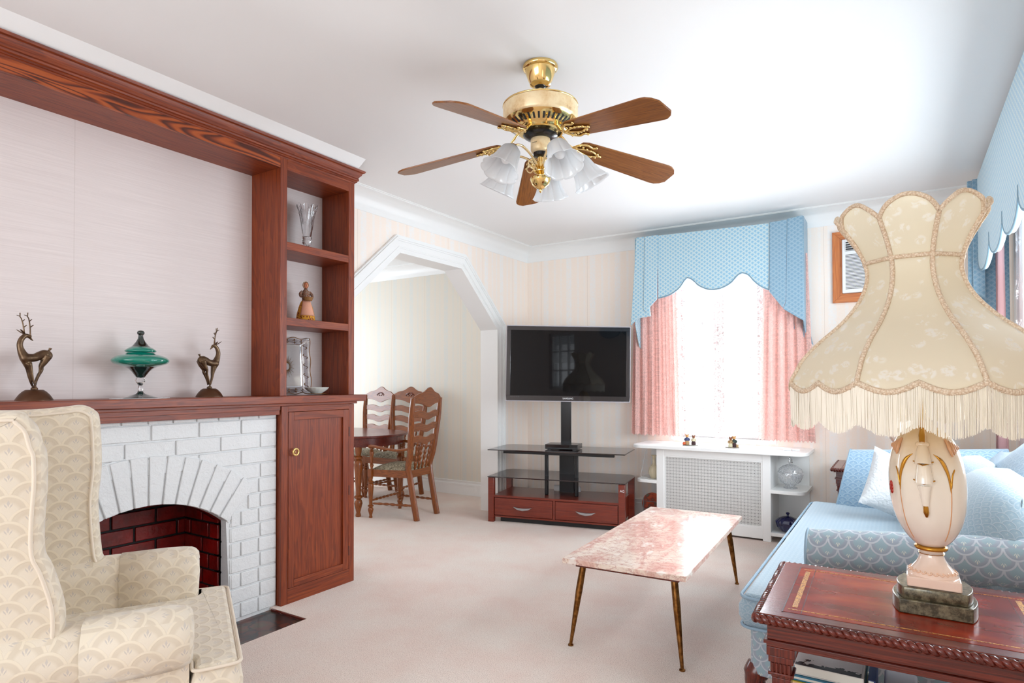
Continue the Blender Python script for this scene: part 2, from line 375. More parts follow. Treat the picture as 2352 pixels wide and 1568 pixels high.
def cloth_mix(name, col, transp, transl, lace=False, band=.04, mask=None):
    s = N(name); t = s.t; s.n.remove(s.b)
    d = s.n.new('ShaderNodeBsdfDiffuse'); tl = s.n.new('ShaderNodeBsdfTranslucent'); tp = s.n.new('ShaderNodeBsdfTransparent')
    d.inputs[0].default_value = col; tl.inputs[0].default_value = col
    m1 = s.n.new('ShaderNodeMixShader'); m1.inputs[0].default_value = transl; t.links.new(d.outputs[0], m1.inputs[1]); t.links.new(tl.outputs[0], m1.inputs[2])
    m2 = s.n.new('ShaderNodeMixShader'); t.links.new(m1.outputs[0], m2.inputs[1]); t.links.new(tp.outputs[0], m2.inputs[2])
    if lace:
        c = s.coord(); P = s.sep(c); vv = s.comb(s.math('ADD', P[0], P[1]), 0.0, P[2])
        a = s.noise(vv, 15, 4, .62, 3.0); ln = s.ramp(a, [(.5-band, 0.0), (.515-band, 1.0), (.485+band, 1.0), (.5+band, 0.0)])
        if mask: ln = s.math('MULTIPLY', ln, s.ramp(s.noise(vv, mask, 1, .5), [(.55, 0.0), (.58, 1.0)]))
        fac = s.math('SUBTRACT', transp, s.math('MULTIPLY', ln, lace)); s.lk(s.math('MAXIMUM', fac, 0.003), m2.inputs[0])
        lighter = tuple(min(1, v*1.22) for v in col[:3])+(1,); cc = s.mix(ln, col, lighter if band > .044 and transp < .3 else col); t.links.new(cc, d.inputs[0]); t.links.new(cc, tl.inputs[0])
    else: m2.inputs[0].default_value = transp
    t.links.new(m2.outputs[0], s.out.inputs[0]); return s.m
m_pink = cloth_mix('pink_lace_curtain', L(222, 180, 172), .06, .20, .03, .05)
m_sheer = cloth_mix('white_sheer_lace', L(214, 204, 204), .93, .0, .93, .020, 5.5)
m_border = cloth_mix('lace_border', L(216, 194, 192), .90, .0, .90, .045)
m_mauve = cloth_mix('mauve_drape', L(190, 150, 150), .05, .35)
def glass_pane():
    s = N('window_glass'); s.n.remove(s.b); t = s.t
    tp = s.n.new('ShaderNodeBsdfTransparent'); g = s.n.new('ShaderNodeBsdfGlossy'); g.inputs['Roughness'].default_value = .02
    m = s.n.new('ShaderNodeMixShader'); m.inputs[0].default_value = .06; t.links.new(tp.outputs[0], m.inputs[1]); t.links.new(g.outputs[0], m.inputs[2]); t.links.new(m.outputs[0], s.out.inputs[0]); return s.m
m_pane = glass_pane()
def frosted():
    s = N('frosted_shade_glass', color=(.93, .94, .95, 1), rough=.35); s.n.remove(s.b); t = s.t
    d = s.n.new('ShaderNodeBsdfDiffuse'); d.inputs[0].default_value = (.93, .94, .95, 1); tl = s.n.new('ShaderNodeBsdfTranslucent'); tl.inputs[0].default_value = (.95, .96, .97, 1); tp = s.n.new('ShaderNodeBsdfTransparent'); g = s.n.new('ShaderNodeBsdfGlossy'); g.inputs['Roughness'].default_value = .15
    def mx(f, a, b):
        m = s.n.new('ShaderNodeMixShader'); m.inputs[0].default_value = f; t.links.new(a.outputs[0], m.inputs[1]); t.links.new(b.outputs[0], m.inputs[2]); return m
    t.links.new(mx(.08, mx(.22, mx(.5, d, tl), tp), g).outputs[0], s.out.inputs[0]); return s.m
m_frost = frosted()
def satin():
    s = N('cream_satin_damask', rough=.38, sheen=.2, spec=.4, trans=0); c = s.coord()
    a = s.vor(c, 26, rand=1); n = s.noise(c, 55, 3, .6, 1.0)
    fl = s.math('MULTIPLY', s.ramp(a, [(.34, 1.0), (.44, 0.0)]), s.ramp(n, [(.47, 0.0), (.55, 1.0)]))
    s.set('color', s.mix(fl, L(238, 227, 202), L(252, 248, 238))); s.set('rough', s.math('SUBTRACT', .42, s.math('MULTIPLY', fl, .2)))
    s.b.inputs['Subsurface Weight'].default_value = 0.0
    # light shows through the thin satin
    tl = s.n.new('ShaderNodeBsdfTranslucent'); tl.inputs[0].default_value = L(248, 238, 214); m = s.n.new('ShaderNodeMixShader'); m.inputs[0].default_value = .32
    s.t.links.new(s.b.outputs[0], m.inputs[1]); s.t.links.new(tl.outputs[0], m.inputs[2]); s.t.links.new(m.outputs[0], s.out.inputs[0]); return s.m
m_satin = satin()
m_fringe = N('silk_fringe', color=L(250, 242, 226), rough=.5, sheen=.3).m
def braid():
    s = N('gimp_braid', rough=.7); c = s.coord(); a = s.vor(c, 230); s.set('color', s.ramp(a, [(.2, L(240, 222, 198)), (.7, L(214, 186, 156))])); s.bump(a, .8, .003); return s.m
m_braid = braid()
def porcelain():
    s = N('ivory_porcelain', rough=.12, coat=.8, coatr=.04); z = s.sep(s.coord())[2]; n = s.noise(s.coord(), 9, 3)
    s.set('color', s.ramp(s.math('ADD', s.math('MULTIPLY', z, 1.9), s.math('MULTIPLY', n, .2)), [(.22, L(238, 204, 184)), (.5, L(243, 229, 214)), (.78, L(246, 234, 216)), (1.0, L(226, 188, 138))])); return s.m
m_porc = porcelain()
def plinth():
    s = N('dark_bronze_marble', rough=.3, metal=.3, coat=.3); s.set('color', s.ramp(s.noise(s.coord(), 70, 4, .7), [(.4, L(66, 60, 44)), (.65, L(128, 118, 92))])); return s.m
m_plinth = plinth()
def seatfab():
    s = N('green_floral_seat', rough=.8); a = s.noise(s.coord(), 55, 4, .7, .5)
    s.set('color', s.ramp(a, [(.38, L(84, 74, 58)), (.5, L(150, 140, 116)), (.64, L(186, 172, 150))])); return s.m
m_seat = seatfab()
# ================================================================== THE ROOM
XL, XR, YF, YB, ZC = -3.35, 0.62, 5.59, -3.0, 2.67
# floor: one carpet with a gap for the hearth
HX, HY0, HY1 = -2.693, 0.86, 2.2
f = MB().box(HX, XR+.1, YB-.1, YF+.1, -.06, 0).box(-7.2, HX, HY1, YF+.1, -.06, 0).box(-3.9, HX, YB-.1, HY0, -.06, 0)
struct('floor', f, m_carpet, smooth=0)
struct('trim_1', MB().box(-3.0, HX, HY0, HY1, -.06, -.012), m_slate, smooth=0)
tr = MB().box(-2.98, HX, HY1-.012, HY1, -.012, -.002)
struct('trim_2', tr, m_mahog['x'], smooth=0)
struct('ceiling', MB().box(-7.2, XR+.15, YB-.15, YF+.15, ZC, ZC+.08), m_ceil, smooth=0)
def holed(plane, d0, d1, a0, a1, b0, b1, holes):
    """wall slab with rectangular openings; a horizontal, b vertical"""
    mb = MB(); xs = sorted({a0, a1}|{h[0] for h in holes}|{h[1] for h in holes}); 
    for i in range(len(xs)-1):
        l, r = xs[i], xs[i+1]; hs = [h for h in holes if h[0] <= l and h[1] >= r]
        segs = [(b0, b1)] if not hs else [(b0, hs[0][2]), (hs[0][3], b1)]
        for p, q in segs:
            if plane == 'x': mb.box(d0, d1, l, r, p, q)
            else: mb.box(l, r, d0, d1, p, q)
    return mb
W1 = (-1.75, -0.95, .765, 2.22)            # far window
W2 = (2.45, 4.75, .95, 2.25)               # side window
W3 = (.28, 1.02, 1.15, 2.15)              # small rear side window
W4 = (-3.1, .1, .7, 2.25)                  # unseen rear opening, added for the fill light
struct('wall_far', holed('y', YF, YF+.16, -3.44, XR+.15, 0, ZC, [W1]), m_wpx, smooth=0)
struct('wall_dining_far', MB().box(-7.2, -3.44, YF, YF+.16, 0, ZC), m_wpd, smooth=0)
struct('wall_right', holed('x', XR, XR+.16, YB-.15, YF, 0, ZC, [W3, W2]), m_wpy, smooth=0)
struct('wall_back', holed('y', YB-.15, YB, -3.9, XR, 0, ZC, [W4]), m_wpx, smooth=0)
struct('wall_chimney', MB().box(-3.53, -3.225, YB, 2.775, 1.12, ZC).box(-3.53, -3.225, YB, .28, 0, 1.12).box(-3.53, -3.225, 2.24, 2.775, 0, 1.12), m_grass, smooth=0)
arch = [(2.775, 0), (2.775, ZC), (YF, ZC), (YF, 0), (5.015, 0), (5.015, 1.785), (4.43, 2.30), (3.615, 2.30), (3.02, 1.785), (3.02, 0)]
struct('wall_left', MB().prism(arch, YZ, -3.53, XL), m_wpy, smooth=0)
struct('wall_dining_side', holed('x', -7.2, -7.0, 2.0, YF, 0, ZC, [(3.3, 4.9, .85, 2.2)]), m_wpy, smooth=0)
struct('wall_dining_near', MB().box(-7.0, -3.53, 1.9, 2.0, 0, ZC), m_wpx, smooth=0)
struct('wall_partition', MB().box(-3.9, -3.53, YB-.15, 1.9, 0, ZC), m_grass, smooth=0)
# arch lining and casing
ap = [(3.02, 0), (3.02, 1.785), (3.615, 2.30), (4.43, 2.30), (5.015, 1.785), (5.015, 0)]
def offs(path, d):
    out = []
    for i, (a, b) in enumerate(path):
        ns = []
        for j in (i-1, i):
            if 0 <= j < len(path)-1:
                dx, dy = path[j+1][0]-path[j][0], path[j+1][1]-path[j][1]; l = math.hypot(dx, dy); ns.append((-dy/l, dx/l))
        nx, ny = sum(n[0] for n in ns)/len(ns), sum(n[1] for n in ns)/len(ns); q = nx*nx+ny*ny
        out.append((a+nx*d/q, b+ny*d/q))
    return out
def band(mb, path, o0, o1, x0, x1):
    A, B = offs(path, o0), offs(path, o1)
    for i in range(len(path)-1): mb.prism([A[i], A[i+1], B[i+1], B[i]], YZ, x0, x1)
cas = MB()
band(cas, ap, 0, .022, XL, XL+.012); band(cas, ap, .022, .078, XL, XL+.017); band(cas, ap, .03, .036, XL, XL+.021); band(cas, ap, .078, .09, XL, XL+.026); band(cas, ap, .09, .108, XL, XL+.034); band(cas, ap, .108, .12, XL, XL+.024)
struct('trim_3', cas, m_white, smooth=30)
lin = MB(); band(lin, ap, -.014, .0, -3.54, XL+.012); struct('trim_4', lin, m_white, smooth=0)
# coved cornice
def cove(path, inn, s=1.0):
    prof = [(-.01, -.165), (.005, -.165), (.005, -.130), (.006, -.124), (.006, -.118), (0.012, -.10), (.03, -.062), (.058, -.034), (.095, -.018), (.135, -.012), (.135, -.006), (.141, -.001), (.149, -.001), (.153, -.006), (.153, .01), (-.01, .01)]
    mb = MB(); n = len(prof); vs = []
    for (x, y), (nx, ny) in zip(path, inn):
        vs += [(x+nx*p*s, y+ny*p*s, ZC+q*s) for p, q in prof]
    fs = [(i*n+j, i*n+(j+1)%n, (i+1)*n+(j+1)%n, (i+1)*n+j) for i in range(len(path)-1) for j in range(n)]
    fs += [tuple(range(n)), tuple(range((len(path)-1)*n, len(path)*n))]
    return mb.add(vs, fs)
struct('trim_5', cove([(XL, 2.78), (XL, YF), (XR, YF), (XR, YB)], [(1, 0), (1, -1), (-1, -1), (-1, 0)], .86), m_white, smooth=40)
struct('trim_6', cove([(-7.0, YF), (-3.53, YF)], [(0, -1), (0, -1)], .86), m_white, smooth=40)
struct('trim_7', MB().box(-3.66, -3.53, 2.0, YF, 2.42, ZC), m_white, smooth=0)
# baseboards
def base(mb, a0, a1, d, sg, axis):
    for lo, hi, t in ((0, .105, .016), (.105, .125, .020), (.125, .150, .012), (.150, .158, .018)):
        if axis == 'y': mb.box(a0, a1, d, d+sg*t, lo, hi)
        else: mb.box(d, d+sg*t, a0, a1, lo, hi)
    return mb
struct('baseboard_far', base(base(MB(), -7.0, -3.53, YF, -1, 'y'), XL, -2.0, YF, -1, 'y'), m_white, smooth=0)
struct('baseboard_right', base(MB(), YB, YF, XR, -1, 'x'), m_white, smooth=0)
struct('baseboard_left', base(MB(), 5.135, YF, XL, 1, 'x'), m_white, smooth=0)
struct('baseboard_far_right', base(MB(), -.62, XR, YF, -1, 'y'), m_white, smooth=0)

# ------------------------------------------------------------------ windows
def window(name, W, plane, d, cols=1, rows=1, mid=True):
    """double-hung sash in an opening; d = centre plane of the sash"""
    a0, a1, b0, b1 = W
    P = (lambda x0, x1, z0, z1, t: fr.box(x0, x1, d-t, d+t, z0, z1)) if plane == 'y' else (lambda x0, x1, z0, z1, t: fr.box(d-t, d+t, x0, x1, z0, z1))
    fr = MB(); P(a0, a0+.05, b0, b1, .04); P(a1-.05, a1, b0, b1, .04); P(a0+.05, a1-.05, b0, b0+.05, .038); P(a0+.05, a1-.05, b1-.05, b1, .038)
    if mid: zm = (b0+b1)/2; P(a0+.05, a1-.05, zm-.028, zm+.028, .03)
    for i in range(1, cols): x = lerp(a0, a1, i/cols); P(x-.016, x+.016, b0+.05, b1-.05, .022)
    for j in range(1, rows): z = lerp(b0, b1, j/rows); P(a0+.05, a1-.05, z-.014, z+.014, .020)
    root = struct(name, fr, m_white, smooth=0)
    g = MB()
    if plane == 'y': g.box(a0+.04, a1-.04, d-.003, d+.003, b0+.04, b1-.04)
    else: g.box(d-.003, d+.003, a0+.04, a1-.04, b0+.04, b1-.04)
    build('pane', g, m_pane, root, smooth=0)
    return root
w1 = window('window_1', W1, 'y', 5.665)
w2 = window('window_2', W2, 'x', .70, cols=3)
w3 = window('window_3', W3, 'x', .70, cols=3, rows=3, mid=False)
w4 = window('rear_fill_window', W4, 'y', -3.08, cols=4)  # unseen window added behind the camera to go with the fill lamp
bl = MB()
for k in range(20): bl.box(.655, .672, .30, 1.0, 1.62+k*.026, 1.628+k*.026)
build('blind', bl, m_white, w3, smooth=0)
struct('trim_8', MB().box(-1.80, -.90, YF-.012, YF+.12, .735, .765), m_white, smooth=0)

# ================================================================== BUILT-IN WOODWORK ON THE LEFT WALL
XFACE = -2.96; XW = -3.225
# open shelf unit
su = thing('shelf_unit', 'dark red oak open shelf unit standing on the mantel beside the arched doorway', 'bookcase', (0, 0, 0))
build('side_panel', MB().box(XW, XFACE-.018, 2.228, 2.262, 1.183, 2.56), m_oak['z'], su, bev=.002)
build('side_panel', MB().box(XW, XFACE-.018, 2.748, 2.781, 1.183, 2.56), m_oak['z'], su, bev=.002)
build('stile', MB().box(XFACE-.018, XFACE, 2.226, 2.272, 1.183, 2.56), m_oak['z'], su, bev=.002)
build('stile', MB().box(XFACE-.018, XFACE, 2.735, 2.783, 1.183, 2.56), m_oak['z'], su, bev=.002)
build('top_rail', MB().box(XFACE-.018, XFACE, 2.272, 2.735, 2.476, 2.56), m_oak['y'], su, bev=.001)
build('top_panel', MB().box(XW, XFACE-.018, 2.262, 2.748, 2.476, 2.49), m_oak['y'], su)
for z0, z1 in ((2.020, 2.066), (1.586, 1.631)):
    build('shelf', MB().box(XW, XFACE-.002, 2.262, 2.748, z0, z1), m_oak['y'], su, bev=.002)
# long header with crown moulding
hd = thing('header_beam', 'long dark red oak header beam with crown moulding under the ceiling', 'beam', (0, 0, 0))
hm = MB().box(XFACE-.018, XFACE, .28, 2.226, 2.477, 2.56)
build('fascia', hm, cathedral(), hd, bev=.001)
build('soffit', MB().box(XW, XFACE-.018, .28, 2.228, 2.477, 2.495), m_oak['y'], hd)
cpf = [(-.02, 2.535), (.002, 2.535), (.006, 2.541), (.012, 2.543), (.012, 2.551), (.019, 2.554), (.021, 2.562), (.017, 2.570), (.023, 2.580), (.032, 2.590), (.036, 2.603), (.047, 2.607), (.052, 2.618), (-.02, 2.618)]
mb = MB(); n = len(cpf); vs = []
for (yy, mode) in ((.28, 0), (2.783, 1)):
    vs += [(XFACE+p, yy+(p if mode else 0), q) for p, q in cpf]
vs += [(XW, 2.783+p, q) for p, q in cpf]
fs = [(i*n+j, i*n+(j+1)%n, (i+1)*n+(j+1)%n, (i+1)*n+j) for i in range(2) for j in range(n)]+[tuple(range(n)), tuple(range(2*n, 3*n))]
build('crown_moulding', mb.add(vs, fs), m_oak['y'], hd, smooth=25)
build('cap_board', MB().box(XW, XFACE-.015, .28, 2.78, 2.56, 2.617), m_oak['y'], hd)
# mantel shelf
ms = thing('mantel_shelf', 'long dark oak mantel shelf above the white brick fireplace', 'mantel', (0, 0, 0))
build('board', MB().box(XW, -2.925, .28, 2.856, 1.141, 1.183), m_oak['y'], ms, bev=.003)
build('bed_moulding', MB().box(XW, -2.950, .28, 2.80, 1.126, 1.141), m_oak['y'], ms, bev=.002)
build('frieze_rail', MB().box(XFACE-.03, XFACE, .28, 2.226, 1.078, 1.126).box(XFACE-.03, XFACE+.006, .28, 2.226, 1.104, 1.126), m_oak['y'], ms, bev=.001)
# base cabinet
bc = thing('base_cabinet', 'dark red oak cabinet with one panelled door right of the brick fireplace', 'cabinet', (0, 0, 0))
build('side_panel', MB().box(XW, XFACE-.02, 2.239, 2.254, 0, 1.077), m_oak['z'], bc)
build('side_panel', MB().box(XW, XFACE-.02, 2.765, 2.783, 0, 1.125), m_oak['z'], bc)
build('stile', MB().box(XFACE-.02, XFACE, 2.239, 2.283, 0, 1.125), m_oak['z'], bc, bev=.0015)
build('stile', MB().box(XFACE-.02, XFACE, 2.740, 2.783, 0, 1.125), m_oak['z'], bc, bev=.0015)
build('rail', MB().box(XFACE-.02, XFACE, 2.283, 2.740, 1.092, 1.125), m_oak['y'], bc, bev=.001)
build('rail', MB().box(XFACE-.02, XFACE, 2.283, 2.740, 0, .085), m_oak['y'], bc, bev=.001)
dr = build('door', MB().box(XFACE-.018, XFACE+.001, 2.285, 2.324, .087, 1.090).box(XFACE-.018, XFACE+.001, 2.692, 2.738, .087, 1.090), m_oak['z'], bc, bev=.0015)
for a_, b_ in ((1.043, 1.090), (.087, .128)): build('rail', MB().box(XFACE-.018, XFACE+.001, 2.324, 2.692, a_, b_), m_oak['y'], dr, bev=.0015)
build('panel', MB().box(XFACE-.018, XFACE-.011, 2.32, 2.70, .12, 1.05), m_oak['z'], dr)
kn = MB(); cpt = (XFACE+.013, 2.317, .862)
kn.tube([(cpt[0]+.012, cpt[1]+.0185*cos(t*pi/10), cpt[2]+.0185*sin(t*pi/10)) for t in range(20)], .0055, 8, closed=True)
kn.lathe([(.008, 0), (.008, .006), (.005, .012), (.005, .022)], (XFACE, 2.317, .862), 12, axis='x')
build('knob', kn, M('ring_pull_brass', color=L(226, 190, 120), rough=.25, metal=.7), dr, smooth=60)
for z in (.95, .58, .2): build('hinge', MB().box(XFACE-.004, XFACE+.003, 2.737, 2.7415, z-.03, z+.03), m_dark, dr)

# ------------------------------------------------------------------ fireplace
fp = thing('fireplace', 'white painted brick fireplace with arched opening and red brick firebox', 'fireplace', (0, 0, 0))
YC, ZA, RI, RO = 1.53, .06, .62, .85
YJ0, YJ1 = 1.10, 1.958
bx = MB(); Y0, Y1 = .823, 2.236; XB = -3.004
def arcy(z, R):
    return sqrt(max(R*R-(z-ZA)**2, 0))
# mortar backing with the arched opening
arc = [(YC+RI*sin(t), ZA+RI*cos(t)) for t in [radians(-44+88*k/24) for k in range(25)]]
back = [(Y0, -.015), (Y0, 1.09), (Y1, 1.09), (Y1, -.015), (YJ1, -.015)]+[p for p in arc[::-1] if YJ0 < p[0] < YJ1]+[(YJ0, -.015)]
bx.prism(back, YZ, -3.05, XB)
brk = MB(); RM = (RI+RO)/2+.03
zt = 1.057; rows = [(1.0605, 1.085)]+[(zt-.0815*(k+1)+.0085, zt-.0815*k) for k in range(13)]
jd = .0
for k, (z0, z1) in enumerate(rows):
    if k == 0: edges = [Y0]+[2.236-.118*j for j in range(12, 0, -1)]+[Y1]
    else:
        o = [2.236, 2.236-.0] ; ph = 2.012 if k % 2 else 2.129
        edges = [ph-.2345*j for j in range(7, -1, -1) if ph-.2345*j > Y0+.02]; edges = [Y0]+edges+[Y1]
        if k >= 5 and k % 2: edges.append(2.236-.117)
        edges = sorted(set(edges))
    z0 = max(z0, -.010)
    if z1 <= z0+.01: continue
    for a, b in zip(edges, edges[1:]):
        a2, b2 = a+.0045, b-.0045
        pieces = [(a2, b2)]
        # cut by arch ring or by the opening
        zl, zh = z0, z1
        keep = []
        for (p, q) in pieces:
            if z0 < .50: L_, R_ = YJ0, YJ1
            elif z0 < ZA+RM: 
                h = arcy((z0+z1)/2, RM); L_, R_ = YC-h, YC+h
            else: L_ = R_ = None
            if L_ is None: keep.append((p, q)); continue
            if q <= L_ or p >= R_: keep.append((p, q))
            else:
                if p < L_: keep.append((p, L_))
                if q > R_: keep.append((R_, q))
        for p, q in keep:
            if q-p > .004:
                e = .0018*(random.random()-.5)
                brk.box(XB-.004, XB+.0085+e, p, q, z0, z1)
o = build('brick_face', bx, m_brick, fp, smooth=0)
build('painted_bricks', brk, m_brick, o, bev=.0035, bseg=2, smooth=50)
ar = MB()
ringb = [(YC+R*sin(t), ZA+R*cos(t)) for R, seq in ((RI, range(25)), (RO+.006, range(24, -1, -1))) for t in [radians(-41.8+83.6*k/24) for k in seq]]
ar.prism(ringb, YZ, -3.05, XB+.0055)
o = build('brick_arch', ar, m_brick, fp, smooth=0)
vb = MB(); nv = 14
for k in range(nv):
    t0 = radians(-41+82*k/nv+.42); t1 = radians(-41+82*(k+1)/nv-.42)
    vb.prism([(YC+RI*sin(t0), ZA+RI*cos(t0)), (YC+RI*sin(t1), ZA+RI*cos(t1)), (YC+RO*sin(t1), ZA+RO*cos(t1)), (YC+RO*sin(t0), ZA+RO*cos(t0))], YZ, XB, XB+.0155+.001*random.random())
build('arch_bricks', vb, m_brick, o, bev=.0035, smooth=50)
# white reveal bricks in the jambs
for yy, s_ in ((YJ1, -1), (YJ0, 1)):
    o = build('jamb', MB().box(-3.085, XB-.002, yy, yy-.03*s_, -.012, .52), m_brick, fp, smooth=0)
    jb = MB()
    for k, (z0, z1) in enumerate(rows[6:]):
        z0 = max(z0, -.008); z1 = min(z1, .515)
        if z1 > z0+.01: jb.box(-3.083, XB+.006, yy+.006*s_, yy-.004*s_, z0, z1)
    build('jamb_bricks', jb, m_brick, o, bev=.003, smooth=50)
soff = MB(); A2 = [(YC+RI*sin(t), ZA+RI*cos(t)) for t in [radians(-44+88*k/24) for k in range(25)]]; A3 = [(YC+(RI+.02)*sin(t), ZA+(RI+.02)*cos(t)) for t in [radians(-44+88*k/24) for k in range(24, -1, -1)]]
soff.prism(A2+A3, YZ, -3.14, -3.05)
build('arch_soffit', soff, m_redbrick, fp, smooth=0)
fb = MB(); fb.box(-3.47, -3.41, .95, 2.12, -.01, .86).box(-3.42, -3.13, 1.945, 2.0, -.01, .86).box(-3.42, -3.13, 1.06, 1.115, -.01, .86).box(-3.45, -3.05, .95, 2.1, .80, .84)
fb.box(-3.13, -3.05, 1.99, 2.2, 0, .86).box(-3.13, -3.05, .86, 1.07, 0, .86)
# upper blanking above the opening
up = [(1.0, .55), (1.0, .86), (2.1, .86), (2.1, .50)]+[(YC+(RI+.0)*sin(t), ZA+(RI+.0)*cos(t)) for t in [radians(44-88*k/24) for k in range(25)]]
fb.prism(up, YZ, -3.13, -3.10)
fbo = build('firebox', fb, m_soot, fp, smooth=0)
rb = MB(); rh = .084
for k in range(9):
    z0 = .006+k*rh; off = (.11 if k % 2 else 0)
    y = 1.115-off
    while y < 1.94:
        a, b = max(y, 1.116), min(y+.212, 1.944)
        if b-a > .02: rb.box(-3.415, -3.401, a, b, z0, z0+rh-.011)
        y += .224
    for yy, sg in ((1.945, -1), (1.115, 1)):
        x = -3.40+(.06 if k % 2 else 0)
        if k % 2: rb.box(-3.40, -3.352, yy+.004*-sg, yy+.008*sg, z0, z0+rh-.011)
        while x < -3.09:
            rb.box(x+(.0 if x == -3.40 else .006), min(x+.16, -3.088), yy+.004*-sg, yy+.008*sg, z0, z0+rh-.011); x += .17
build('red_bricks', rb, m_redbrick, fbo, bev=.003, smooth=50)
build('firebox_floor', MB().box(-3.42, -3.0, 1.1, 1.96, -.012, 0.0), m_soot, fp, smooth=0)

struct('crown_gap_fillet', MB().prism([(XW, 2.6185), (-2.925, 2.6185), (-2.85, ZC), (XW, ZC)], XZ, .28, 2.775), m_ceil, smooth=0)  # added pale fillet, covers the shadowed gap between crown and ceiling
# ================================================================== ORNAMENTS ON THE MANTEL AND SHELVES
ZM = 1.183
def deer(name, y0, sgn, label):
    """sgn=+1: head to smaller y. Coordinates taken in the wall-parallel plane."""
    t = thing(name, label, 'figurine', (-3.085, y0, ZM), 0, 'bronze deer figurines on the mantel')
    sx, sz = 2.45e-4, 2.62e-4
    def p(a, b, w=0): return (w, sgn*(a-368)*sx, (1478-b)*sz)
    base = MB().lathe([(.066, 0), (.066, .003), (.060, .014), (.052, .026), (.042, .037), (.032, .0445), (.028, .0455), (0, .0455)], seg=40)
    build('base', base, M('dark_bronze_base', color=L(84, 52, 30), rough=.4, metal=.55), t, smooth=50)
    b = MB(); R = lambda *r: [v*sx*.98 for v in r]; b.ell(p(558, 748), (.016, 76*sx, 78*sz), 16, 12); b.ell(p(236, 800), (.017, 76*sx, 80*sz), 16, 12); b.ell(p(292, 446), (.007, 34*sx, 26*sz), 12, 8)
    def limb(pts, w0=0, w1=None, n=5):
        w1 = w0 if w1 is None else w1
        q = cr([(a, c, r) for a, c, r in pts], n); m = len(q)
        b.tube([p(a, c, lerp(w0, w1, i/(m-1))) for i, (a, c, r) in enumerate(q)], [max(r, 3)*sx*1.06 for a, c, r in q], 12)
    limb([(352, 1262, 12), (330, 1200, 20), (300, 1080, 28), (285, 970, 40), (262, 880, 58), (238, 800, 76), (196, 720, 60), (168, 640, 46), (162, 570, 42), (190, 490, 40), (240, 442, 36), (285, 450, 30), (320, 492, 16), (352, 520, 8)], -.004, -.004, 6)
    limb([(384, 1262, 10), (352, 1200, 14), (322, 1080, 20), (300, 970, 30), (275, 880, 44)], .008, .008)
    limb([(232, 800, 72), (300, 795, 68), (370, 788, 66), (440, 755, 70), (505, 735, 80), (550, 738, 76)], 0, 0)
    limb([(556, 742, 72), (530, 830, 58), (478, 925, 40), (482, 985, 26), (440, 1060, 26), (400, 1160, 22), (392, 1240, 13)], -.010, -.005)
    limb([(545, 760, 66), (500, 850, 48), (450, 930, 32), (438, 1000, 20), (410, 1090, 18), (382, 1180, 16), (368, 1256, 11)], .010, .003)
    limb([(572, 672, 14), (594, 642, 20), (600, 622, 30)], 0, 0)
    b.lathe([(.014, .0455), (.013, .052), (.009, .056), (0, .057)], seg=16)
    # ears
    for w in (-.012, .010):
        b.tube([p(225, 420, w*.4), p(190, 395, w), p(150, 360, w*1.5), p(120, 340, w*1.8)], R(14, 30, 24, 4), 8, flat=.35)
    body = build('deer_body', b, m_bronze, t, smooth=60)
    md = body.modifiers.new('remesh', 'REMESH'); md.mode = 'VOXEL'; md.voxel_size = .0022; md.use_smooth_shade = True
    ms_ = body.modifiers.new('smooth', 'SMOOTH'); ms_.iterations = 4; ms_.factor = .6
    for w, dx in ((-.008, -38), (.008, 22)):
        a = MB(); P2 = lambda x, y: p(x+dx+18, y, w*(1+(430-y)/300))
        a.tube([P2(250, 430), P2(245, 340), P2(232, 240), P2(215, 170), P2(190, 130), P2(150, 120)], R(13, 11, 10, 9, 8, 5), 6)
        a.tube([P2(196, 140), P2(198, 80)], R(8, 9), 6); a.tube([P2(228, 215), P2(262, 180)], R(8, 7), 6); a.tube([P2(244, 310), P2(288, 268)], R(9, 8), 6)
        build('antler', a, m_bronze, t, smooth=60)
    return t
deer('deer_figurine', 1.111, 1, 'bronze deer with two antlers at the left end of the mantel')
deer('deer_figurine', 1.886, -1, 'bronze deer on the mantel between the green jar and the shelf unit')
# doily and teal candy jar
JX, JY = -3.075, 1.533
dl = MB().prism([((.083+.006*cos(16*t))*cos(t)*1.0, (.125+.007*cos(16*t))*sin(t)) for t in [2*pi*k/128 for k in range(128)]], lambda a, b, d: (JX+a, JY+b, d), ZM, ZM+.002)
tag(build('doily', dl, M('white_lace_doily', color=(.85, .86, .88, 1), rough=.9), smooth=0), 'white scalloped lace doily lying on the mantel under the green glass jar', 'doily')
k_ = 2.40e-4
def jp(L_): return [(a*k_, (1470-b)*k_) for a, b in L_]
t = thing('candy_jar', 'teal and dark green glass candy jar with pointed lid on the mantel', 'jar', (JX, JY, ZM+.002))
build('foot', MB().lathe(jp([(300, 1470), (310, 1462), (200, 1425), (90, 1390), (55, 1360), (45, 1330), (0, 1328)]), seg=48), m_tealdark, t, smooth=60)
build('stem', MB().lathe(jp([(40, 1330), (46, 1290), (38, 1240), (34, 1222), (95, 1125), (98, 1105), (70, 1070), (0, 1066)]), seg=10), m_crystal, t, smooth=20)
build('bowl', MB().lathe(jp([(0, 1066), (75, 1060), (100, 1020), (150, 950), (210, 890), (290, 850)]), seg=56), m_tealdark, t, smooth=60)
build('bowl_rim', MB().lathe(jp([(290, 850), (400, 815), (470, 785), (505, 745), (505, 712), (470, 670), (400, 630), (320, 605), (255, 590), (245, 572), (0, 570)]), seg=56), m_tealglass, t, smooth=60)
ld = build('lid', MB().lathe(jp([(0, 566), (255, 560), (278, 540), (276, 528), (250, 500), (205, 468), (180, 455)]), seg=56), m_tealglass, t, smooth=60)
build('finial', MB().lathe(jp([(180, 455), (140, 425), (85, 350), (52, 290), (42, 240), (42, 215), (62, 195), (68, 165), (50, 132), (0, 118)]), seg=40), m_tealdark, ld, smooth=60)
